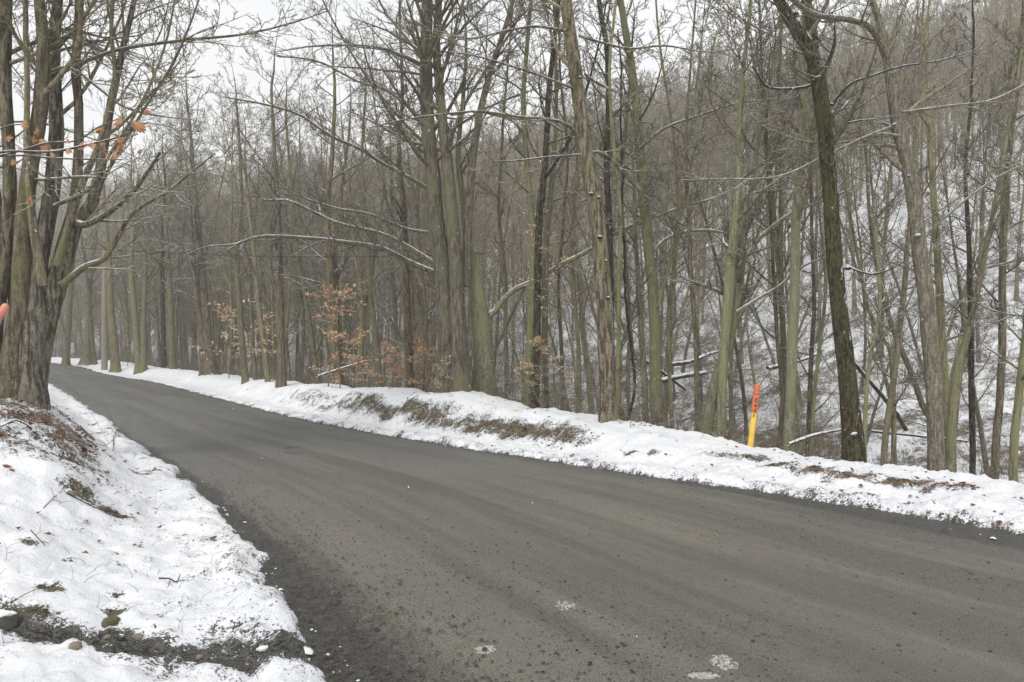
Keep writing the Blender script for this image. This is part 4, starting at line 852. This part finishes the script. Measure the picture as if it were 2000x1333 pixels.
# black print running up the sleeve: upright strokes and crossbars, illegible in the photo as well
def stroke(mb, u0, u1, v0, v1):
    n = 5; a = math.radians(-90)+np.linspace(u0, u1, n)/Rr; rr_ = Rr*1.05+.0012
    V = np.array([[rr_*math.cos(t), rr_*math.sin(t), z] for z in (v0, v1) for t in a]); i = np.arange(n-1)
    mb.add(V, np.stack([i, i+1, i+1+n, i+n], 1))
mb = MB(); U = Rr*.22; z1 = S_*.80; hgt = S_*.25
def gl_(u0, u1, a0, a1): stroke(mb, -Rr*.62+u0*Rr, -Rr*.62+u1*Rr, z1-a1*hgt, z1-a0*hgt)
gl_(0, .26, .0, .26); gl_(.48, .72, .0, .26); gl_(.72, .86, .0, .05)
gl_(0, .60, .40, .50); gl_(.46, .66, .32, .60)
gl_(.0, .28, .66, .72); gl_(.42, .66, .60, .84); gl_(0, .22, .74, .84)
gl_(0, .16, .90, 1.12); gl_(.34, .46, .90, 1.12)
mb.build("lettering", M['black'], slv)
Yq = 7.6; Xq = (-13-1000)/F*Yq; gq = gz(Xq, Yq); zt = EYE-(594-HY)/F*Yq
p2 = thing("marker_post", (Xq-.36, Yq, gq), "faded pink-orange domed post top leaning in at the left edge before the maple", "marker post")
p2.rotation_euler = (0, math.radians(24), 0); Hh = (zt-gq)/math.cos(math.radians(24)); Rq = .031
lathe([(Rq*.9, -.3), (Rq*.9, Hh-.12)]).build("pipe", M['fadeddark'], p2)
lathe([(Rq*.92, Hh-.14), (Rq*1.15, Hh-.135), (Rq*1.18, Hh-.05), (Rq*1.05, Hh-.022), (Rq*.7, Hh-.006), (Rq*.3, Hh), (.001, Hh+.001)]).build("cap", M['faded'], p2)

Yw = 44; Xw = (204-1000)/F*Yw; gw = gz(Xw, Yw); pw = thing("utility_pole", (Xw, Yw, gw), "pale weathered wooden pole standing at the far roadside bend", "utility pole")
mb = MB(); mb.tubes(np.array([[0, 0, -.4], [0, 0, 2], [.02, 0, 5.2], [.03, 0, 7.6]]), np.array([.17, .165, .15, .135]), 12); q = mb.build("pole", M['pole'], pw)
mb = MB(); mb.add(lathe([(.138, 7.58), (.12, 7.61), (.001, 7.62)], 12).v[0], lathe([(.138, 7.58), (.12, 7.61), (.001, 7.62)], 12).q[0]); mb.build("pole_top", M['pole'], pw)
a_, b_ = np.array([Xw+.2, Yw, gw+7.3]), P3(1150, 505, 22); c0, c1 = P3(-120, 463, 16), P3(960, 494, 22)
t = np.linspace(0, 1, 40)[:, None]; W = c0*(1-t)+c1*t; W[:, 2] -= (.25*4*t*(1-t))[:, 0]
mb = MB(); mb.tubes(W, np.full(40, .006), 6); tag(mb.build("overhead_cable", M['cable']), "thin black cable strung through the trees across the road", "cable")

v = catmull(np.array([[*P3(x, y, 15.6), w_/F*15.6/2] for x, y, w_ in [(1206,60,3),(1214,140,4),(1212,240,4),(1217,330,4),(1214,420,4),(1220,500,5),(1222,580,5),(1228,640,6),(1236,700,6),(1240,760,6),(1232,800,6),(1222,840,5)]]), .06)
v[:, 0] += .025*perlin(v[:, 2]*3, v[:, 2]*0, 3); v[:, 1] += .03*perlin(v[:, 2]*4, v[:, 2]*0, 9)
mb = MB(); mb.tubes(v[:, :3], v[:, 3], 7, lump=lumpy(.2, 3)); tag(mb.build("hanging_vine", M['vine']), "dark twisted vine hanging between the furrowed trunk and the bend-topped beech", "vine")

# ------------------------------------------------------------------ fallen logs on the slope
def log(pl, Y, label, dy=0., name="fallen_log"):
    n = len(pl); c = []
    for k, (x, y, w_) in enumerate(pl):
        p = P3(x, y, Y+dy*k/(n-1)); g_ = gz(p[0], p[1]); c.append([p[0], p[1], max(p[2], g_+.02), w_/F*Y/2])
    c = catmull(np.array(c), .15); mb = MB(); mb.tubes(c[:, :3], c[:, 3], 10, lump=lumpy(.12, Y)); o = mb.build(name, M['log'])
    tag(o, label, "log")
log([(1310,712,10),(1350,706,9),(1390,690,7),(1430,682,4)], 24, "snow-topped log sloping up right in the ravine left of the leaning beech pair", 1.5)
log([(1290,745,12),(1330,735,11),(1380,728,9)], 22, "thick snow-topped log low in the ravine between bend-topped beech and leaning pair", 1)
log([(1225,700,7),(1265,708,7),(1340,762,6)], 22, "thin log sloping down right behind the bend-topped beech", 1)
log([(1650,690,8),(1690,735,8),(1745,800,9),(1770,840,9)], 16, "bare log propped steeply between mossy trunk and light brown trunk", .5)
log([(1540,868,7),(1590,850,7),(1650,838,5)], 13.2, "short branch lying on the bank edge by the straight beech", .5, "fallen_branch")
log([(1700,842,6),(1760,848,6),(1890,862,5)], 14.5, "long thin branch lying low behind the light brown trunk", .5, "fallen_branch")
log([(620,735,5),(660,722,5),(715,705,4)], 23, "pale snow-lined log sloping up right below the rust sapling", 1)
log([(1500,720,9),(1560,705,8),(1600,690,6)], 24, "half-buried log across the brown leaf patch on the slope", 1)

# ------------------------------------------------------------------ stones, clods and debris
def rock(x, y, w_, h_, label, mat, name="stone", seed=0, sink=.3, Y=None, cat="stone"):
    X0, Yr_ = px_ground(x, y) if Y is None else ((x-1000)/F*Y, Y)
    X0, Yr_ = hit(x, y); g_ = gz(X0, Yr_); a = w_/F*Yr_/2; b = h_/F*Yr_/2
    r = np.random.default_rng(seed+int(x)); nu, nv = 22, 14
    th = np.arange(nu)*2*math.pi/nu; ph = np.linspace(0.02, math.pi-.02, nv); T, Pq = np.meshgrid(th, ph)
    n_ = 1+.12*fbm(np.cos(T)*np.sin(Pq)*5+seed, np.sin(T)*np.sin(Pq)*5+np.cos(Pq)*6, 3, 3)+.42*fbm(np.cos(T)*np.sin(Pq)*1.6+seed, np.sin(T)*np.sin(Pq)*1.6+np.cos(Pq)*1.9, 3, int(x) % 50)
    V = np.stack([a*n_*np.cos(T)*np.sin(Pq), a*.85*n_*np.sin(T)*np.sin(Pq), b*.95*n_*np.cos(Pq)], -1).reshape(-1, 3)
    i = np.arange(nv-1)[:, None]*nu+np.arange(nu)[None]; j = np.arange(nv-1)[:, None]*nu+((np.arange(nu)+1) % nu)[None]
    mb = MB(); mb.add(V, np.stack([i, i+nu, j+nu, j], -1).reshape(-1, 4)); o = mb.build(name, M[mat]); o.location = (X0, Yr_, g_+b*(1-sink*2)*.1)
    o.rotation_euler = (r.normal()*.2, r.normal()*.2, r.uniform(0, 6)); tag(o, label, cat); return o
rock(4,1216,70,34, "large dark earthy boulder cut by the left edge of the snow", 'darkstone', seed=1)
rock(216,1216,36,24, "flat olive-green stone set in the snow above the wheel track", 'olivestone', seed=2)
rock(147,1266,28,26, "rounded tan stone on the upper rim of the wheel track", 'stone', seed=3)
rock(210,1272,28,26, "dark angular stone on the rim of the wheel track", 'darkstone', seed=4)
rock(271,1246,18,15, "small tan stone right of the dark angular one", 'stone', seed=5)
rock(236,1246,16,10, "small flat grey stone behind the dark angular one", 'darkstone', seed=6)
rock(210,1245,14,10, "small reddish stone above the dark angular one", 'stone', seed=7)
rock(390,1286,18,18, "tan stone in the snow ridge below the wheel track", 'stone', seed=8)
rock(1275,883,14,7, "small reddish-brown stone lying on the snow bank", 'stone', seed=9)
rock(650,1286,34,20, "round lump of snow at the road edge near the bottom", 'snowlump', 'snow_clump', seed=10, cat="snow clump")
rock(515,1268,26,13, "pale slab of icy snow beside the end of the wheel track", 'snowlump', 'snow_clump', seed=11, cat="snow clump")
rock(636,1216,34,8, "thin flat crust of snow on the dark gravel", 'snowlump', 'snow_clump', seed=12, cat="snow clump")
rock(1612,995,10,6, "small snow lump alone on the gravel past the marker post", 'snowlump', 'snow_clump', seed=14, cat="snow clump")
rock(1884,1031,20,7, "snow lump on the black gravel toward the right edge", 'snowlump', 'snow_clump', seed=15, cat="snow clump")
rock(600,1272,26,9, "small snow slab between round lump and icy slab", 'snowlump', 'snow_clump', seed=16, cat="snow clump")

def flat_patch(x, y, w_, h_, label, mat, name, seed, ndet=26, cat="patch"):
    X0, Yr_ = px_ground(x, y); mb = MB(); a = w_/F*Yr_/2*1.3; b = h_/(EYE*F)*Yr_*Yr_/2*1.3
    gx, gy = np.meshgrid(np.linspace(-1, 1, 64), np.linspace(-1, 1, 44)); rr_ = gx**2+gy**2; n_ = fbm(gx*3.3+seed*3.73+.4, gy*3.3+seed*1.91+.3, 5, 43, .75)
    hz = .010*np.clip(n_*2.2+.06-rr_*.5, -1, .4); hz = np.where(rr_ > 1, -.02, hz); i = (np.arange(43)[:, None]*64+np.arange(63)[None]).ravel()
    keep = (hz > -.004).ravel(); Q = np.stack([i, i+1, i+65, i+64], 1); Q = Q[keep[Q].any(1)]; mb.add(np.stack([gx*a, gy*b, hz], -1).reshape(-1, 3), Q)
    o = mb.build(name, M[mat]); pr1, _ = sdist(RE, np.array([X0]), np.array([Yr_])); lr1, _ = sdist(LE, np.array([X0]), np.array([Yr_])); uu = float((lr1[0]+.7)/(lr1[0]-pr1[0]+1.6))
    o.location = (X0, Yr_, float(z0(np.array([Yr_]))[0])+.03*(1-(2*uu-1)**2)+.001); tag(o, label, cat)
flat_patch(1104,1191,36,16, "whitish crushed ice patch in the middle of the near road", 'dirtysnow', 'ice_patch', 1, cat="ice patch")
flat_patch(948,1275,36,15, "pale muddy ice patch low on the road left of centre", 'dirtysnow', 'ice_patch', 5, cat="ice patch")
flat_patch(1414,1304,42,26, "whitish ice patch at the bottom edge of the road", 'dirtysnow', 'ice_patch', 3, cat="ice patch")
flat_patch(1375,1330,50,10, "second thin ice smear touching the bottom edge of the picture", 'dirtysnow', 'ice_patch', 4, cat="ice patch")

def scatter_on(n, gen, seed): r = np.random.default_rng(seed); return gen(r, n)
def chips(name, XY, Z, S, mat, label, cat, seed, squash=.6):
    r = np.random.default_rng(seed); n = len(XY)
    base = np.array([[1, 0, -.1], [.25, .95, 0], [-.9, .35, -.1], [-.5, -.85, 0], [.6, -.7, -.15], [.1, .1, .75], [0, 0, -.6]])
    F_ = np.array([[0, 1, 5, 5], [1, 2, 5, 5], [2, 3, 5, 5], [3, 4, 5, 5], [4, 0, 5, 5]])
    tris = [(0, 1, 5), (1, 2, 5), (2, 3, 5), (3, 4, 5), (4, 0, 5)]
    a = r.uniform(0, 6.28, n); V = np.tile(base[None], (n, 1, 1))*r.uniform(.6, 1.3, (n, 7, 1)); ca, sa = np.cos(a)[:, None], np.sin(a)[:, None]
    x = V[..., 0]*ca-V[..., 1]*sa; y = V[..., 0]*sa+V[..., 1]*ca; z = V[..., 2]*squash
    V = np.stack([x, y, z], -1)*S[:, None, None]; V[..., 0] += XY[:, 0][:, None]; V[..., 1] += XY[:, 1][:, None]; V[..., 2] += Z[:, None]
    me = bpy.data.meshes.new(name); T = (np.arange(n)[:, None, None]*7+np.array(tris)[None]).reshape(-1, 3)
    me.vertices.add(n*7); me.vertices.foreach_set("co", V.astype(np.float32).ravel()); me.loops.add(len(T)*3); me.loops.foreach_set("vertex_index", T.astype(np.int32).ravel())
    me.polygons.add(len(T)); me.polygons.foreach_set("loop_start", (np.arange(len(T))*3).astype(np.int32)); me.polygons.foreach_set("use_smooth", np.zeros(len(T), bool)); me.update(calc_edges=True)
    me.materials.append(M[mat]); o = bpy.data.objects.new(name, me); SC.collection.objects.link(o); tag(o, label, cat, kind="stuff")
def on_road(n, r, Ymin, Ymax, pw=1.):
    Y = Ymin+(Ymax-Ymin)*r.random(n)**pw; X = r.uniform(-.75, .75, n)*Y; p, _ = sdist(RE, X, Y); l, _ = sdist(LE, X, Y); return X, Y, p, l
r = np.random.default_rng(41)
X_, Y_, p_, l_ = on_road(52000, r, 3.0, 12.5, 1.4)
dens = .20+.5*np.clip(fbm(X_*.6, Y_*.6, 3, 91)+.3, 0, 1)+1.9*np.exp(-np.clip(l_-.1, 0, 9)/.30)+.6*np.exp(-np.clip(-p_, 0, 9)/.2)
m_ = (l_ > -.12) & (p_ < .3) & (r.random(len(X_)) < dens*.95*sstep(14, 4, Y_)+.0); X_, Y_ = X_[m_], Y_[m_]
S_c = (r.gamma(1.6, .0022, len(X_))+.0020)*(1+.7*np.exp(-np.clip(l_[m_], 0, 9)/.3)); chips("gravel", np.c_[X_, Y_], z0(Y_)+.026+S_c*.25, np.minimum(S_c, .016), 'chip', "small dark loose chippings strewn over the road surface", "gravel", 42)
print("chips", len(X_))
# crumbs of snow along both edges
X_, Y_, p_, l_ = on_road(16000, r, 3.2, 17, 1.3); d_ = np.minimum(np.abs(l_+.02), np.abs(p_-.2*sstep(11, 7, Y_)))
m_ = (d_ < .2) & (r.random(len(X_)) < np.exp(-d_/.06)*.30*np.clip(1+2.5*fbm(X_*1.3, Y_*1.3, 2, 97), 0, 1)); X_, Y_ = X_[m_], Y_[m_]
S_c = r.gamma(1.5, .004, len(X_))+.003; Zc = np.maximum(ground(X_, Y_), z0(Y_)+.026); chips("snow", np.c_[X_, Y_], Zc+.001, np.minimum(S_c, .035), 'snowlump', "small crumbs of snow along the ragged edges of the road", "snow crumbs", 43, .7)
# dead leaves on banks
def leaves_at(name, X_, Y_, mat, L, label, seed):
    r = np.random.default_rng(seed); Z_ = ground(X_, Y_); mb = MB(); leaf_quads(mb, np.c_[X_, Y_, Z_+.012], r, L, L*.4, .25); tag(mb.build(name, M[mat], smooth=False), label, "leaves", kind="stuff")
X_, Y_, p_, l_ = on_road(60000, r, 5, 22, 1.); gm = ground_mask(X_, Y_); m_ = ((p_ > .5) & (p_ < 7) | (l_ < -.6)) & (r.random(len(X_)) < np.clip(gm[:, 0]+.22, .012, 1)*(.25+gm[:, 2])*.55)
leaves_at("fallen_leaves", X_[m_], Y_[m_], 'litter', .065, "dead brown leaves lying on the snowy banks", 44); print("leaves", m_.sum())
# dry grass and stalks poking through
def blades(name, X_, Y_, Hm, rad, mat, label, seed, lean=.5):
    r = np.random.default_rng(seed); n = len(X_); Z_ = ground(X_, Y_); P = [np.c_[X_, Y_, Z_-.02]]; d = np.c_[r.normal(size=(n, 2))*lean, np.ones(n)]; d /= np.linalg.norm(d, axis=1, keepdims=True); H_ = Hm*r.uniform(.4, 1.2, n)
    dr = r.normal(size=(n, 3))*.25; dr[:, 2] = -np.abs(dr[:, 2])-.05
    for k in range(4): P.append(P[-1]+d*(H_/4)[:, None]); d = d+dr; d /= np.linalg.norm(d, axis=1, keepdims=True)
    P = np.stack(P, 1); R = np.full((n, 5), rad)*np.linspace(1, .3, 5); mb = MB(); mb.tubes(P, R, 3); tag(mb.build(name, M[mat]), label, "grass", kind="stuff")
X_, Y_, p_, l_ = on_road(90000, r, 5.5, 24, 1.); gm = ground_mask(X_, Y_); m_ = (p_ > .4) & (p_ < 2.6) & (r.random(len(X_)) < np.clip(gm[:, 0]+.05, 0.004, 1)*.75)
blades("dry_grass", X_[m_], Y_[m_], .085, .0016, 'grass', "dry matted grass hanging over the bare face of the snow bank", 45, 1.0); print("grass", m_.sum())
X_, Y_, p_, l_ = on_road(9000, r, 3.6, 12, 1.); m_ = (l_ < -.25) & (r.random(len(X_)) < .16)
blades("dry_weeds", X_[m_], Y_[m_], .15, .0017, 'vine', "thin reddish dry stalks poking out of the near snow", 46, .6); bpy.data.objects["dry_weeds"]["kind"] = "stuff"
# twigs lying about, each a thing
def ground_y(x, y): return hit(x, y)
def lying(pl, w_, label, seed, name="fallen_twig", mat='vine', lift=.012, side=3):
    r = np.random.default_rng(seed); c = []; w_ = w_*.6
    for k, (x, y) in enumerate(pl):
        X0, Yk = ground_y(x, y); c.append([X0, Yk, max(gz(X0, Yk), float(z0(np.array([Yk]))[0])+.02)+lift*(1+k % 2), w_*(1-.6*k/len(pl))])
    c = catmull(np.array(c), .03); mb = MB(); mb.tubes(c[:, :3], c[:, 3], 6)
    P2, R2 = grow(r, resample(c, 8)[None, :, :3], resample(c, 8)[None, :, 3], side, .2, .9, .8, .2, 4, lenf=.35, rf=.6, up=.02, wig=.15, rmin=.0012); mb.tubes(P2, R2, 4)
    tag(mb.build(name, M[mat]), label, "twig")
lying([(188,868),(205,872),(222,862),(236,845)], .008, "dark arched twig in the ditch by the left road edge", 1)
lying([(215,895),(222,880),(221,860),(228,845),(245,842)], .010, "black crooked twig standing in the ditch, curling right", 2)
lying([(310,1134),(330,1138),(345,1140),(352,1130)], .009, "black forked stick on the near snow", 3)
lying([(20,1180),(60,1165),(90,1150),(115,1148)], .004, "long thin stem on the snow above the dark boulder", 4)
lying([(556,885),(575,884),(588,883)], .006, "small dark stick lying on the road", 5, side=1)
lying([(556,893),(575,898),(586,896)], .005, "second smaller stick lying on the road just below", 6, side=1)
lying([(705,1238),(725,1232),(750,1222),(775,1212)], .004, "pale muddy tuft of stalks on the gravel near the bottom", 7, mat='grass', side=14)
lying([(60,1042),(75,1060),(88,1068)], .006, "dark bent twig on the left snow slope", 8)
lying([(85,995),(105,978),(120,962)], .005, "reddish twig rising from the left snow slope", 9)
lying([(130,965),(160,985),(200,1000),(232,1008)], .009, "dark stem along the lower rim of the bare streak on the left slope", 10)
lying([(0,842),(30,838),(55,840)], .022, "snow-covered dead branch on the bank under the maple", 11, "fallen_branch", 'log', .04, 2)
lying([(1690,1052),(1720,1060),(1745,1064)], .006, "pale twig on the black gravel strip", 12, mat='grass', side=2)

# ------------------------------------------------------------------ snow lying in forks and on knots of near trees, and falling snow
def flakes():
    r = np.random.default_rng(71); n = 420; Y = r.uniform(2.0, 16, n); X = r.uniform(-.75, .75, n)*Y; Z = r.uniform(.05, 6, n); S = r.uniform(.0018, .0042, n)
    V = []; base = np.array([[1, 0, 0], [0, 1, 0], [-1, 0, 0], [0, -1, 0], [0, 0, 1.5], [0, 0, -1.5]]); d = r.normal(size=(n, 3))*.25; mb = MB()
    P = base[None]*S[:, None, None]; P = P+d[:, None, :]*P[..., 2:3]; P = P+np.stack([X, Y, Z], -1)[:, None]
    Q = np.array([[0, 1, 4, 4], [1, 2, 4, 4], [2, 3, 4, 4], [3, 0, 4, 4], [1, 0, 5, 5], [2, 1, 5, 5], [3, 2, 5, 5], [0, 3, 5, 5]])
    T = (np.arange(n)[:, None, None]*6+Q[None, :, :3]).reshape(-1, 3)
    me = bpy.data.meshes.new("falling_snow"); me.from_pydata(P.reshape(-1, 3).tolist(), [], T.tolist()); me.materials.append(M['snowlump'])
    o = bpy.data.objects.new("falling_snow", me); SC.collection.objects.link(o); tag(o, "light snowflakes drifting down over the road", "snowfall", kind="stuff")
flakes()

# ------------------------------------------------------------------ haze of the falling snow
if HAZE > 0:
    me = bpy.data.meshes.new("haze"); x0, x1, y0, y1, zz0, zz1 = -620, 620, -20, 600, -8, 95
    V = [(x, y, z) for z in (zz0, zz1) for y in (y0, y1) for x in (x0, x1)]
    me.from_pydata(V, [], [(0, 2, 3, 1), (4, 5, 7, 6), (0, 1, 5, 4), (2, 6, 7, 3), (0, 4, 6, 2), (1, 3, 7, 5)])
    hm = bpy.data.materials.new("snowy_air"); hm.use_nodes = True; t = hm.node_tree; t.nodes.clear(); om = t.nodes.new("ShaderNodeOutputMaterial"); pv = t.nodes.new("ShaderNodeVolumePrincipled")
    pv.inputs['Color'].default_value = (.96, .945, .90, 1); pv.inputs['Density'].default_value = HAZE; t.links.new(pv.outputs[0], om.inputs['Volume'])
    me.materials.append(hm); o = bpy.data.objects.new("haze", me); SC.collection.objects.link(o); tag(o, "thin pale haze of falling snow in the air", "haze", kind="stuff")
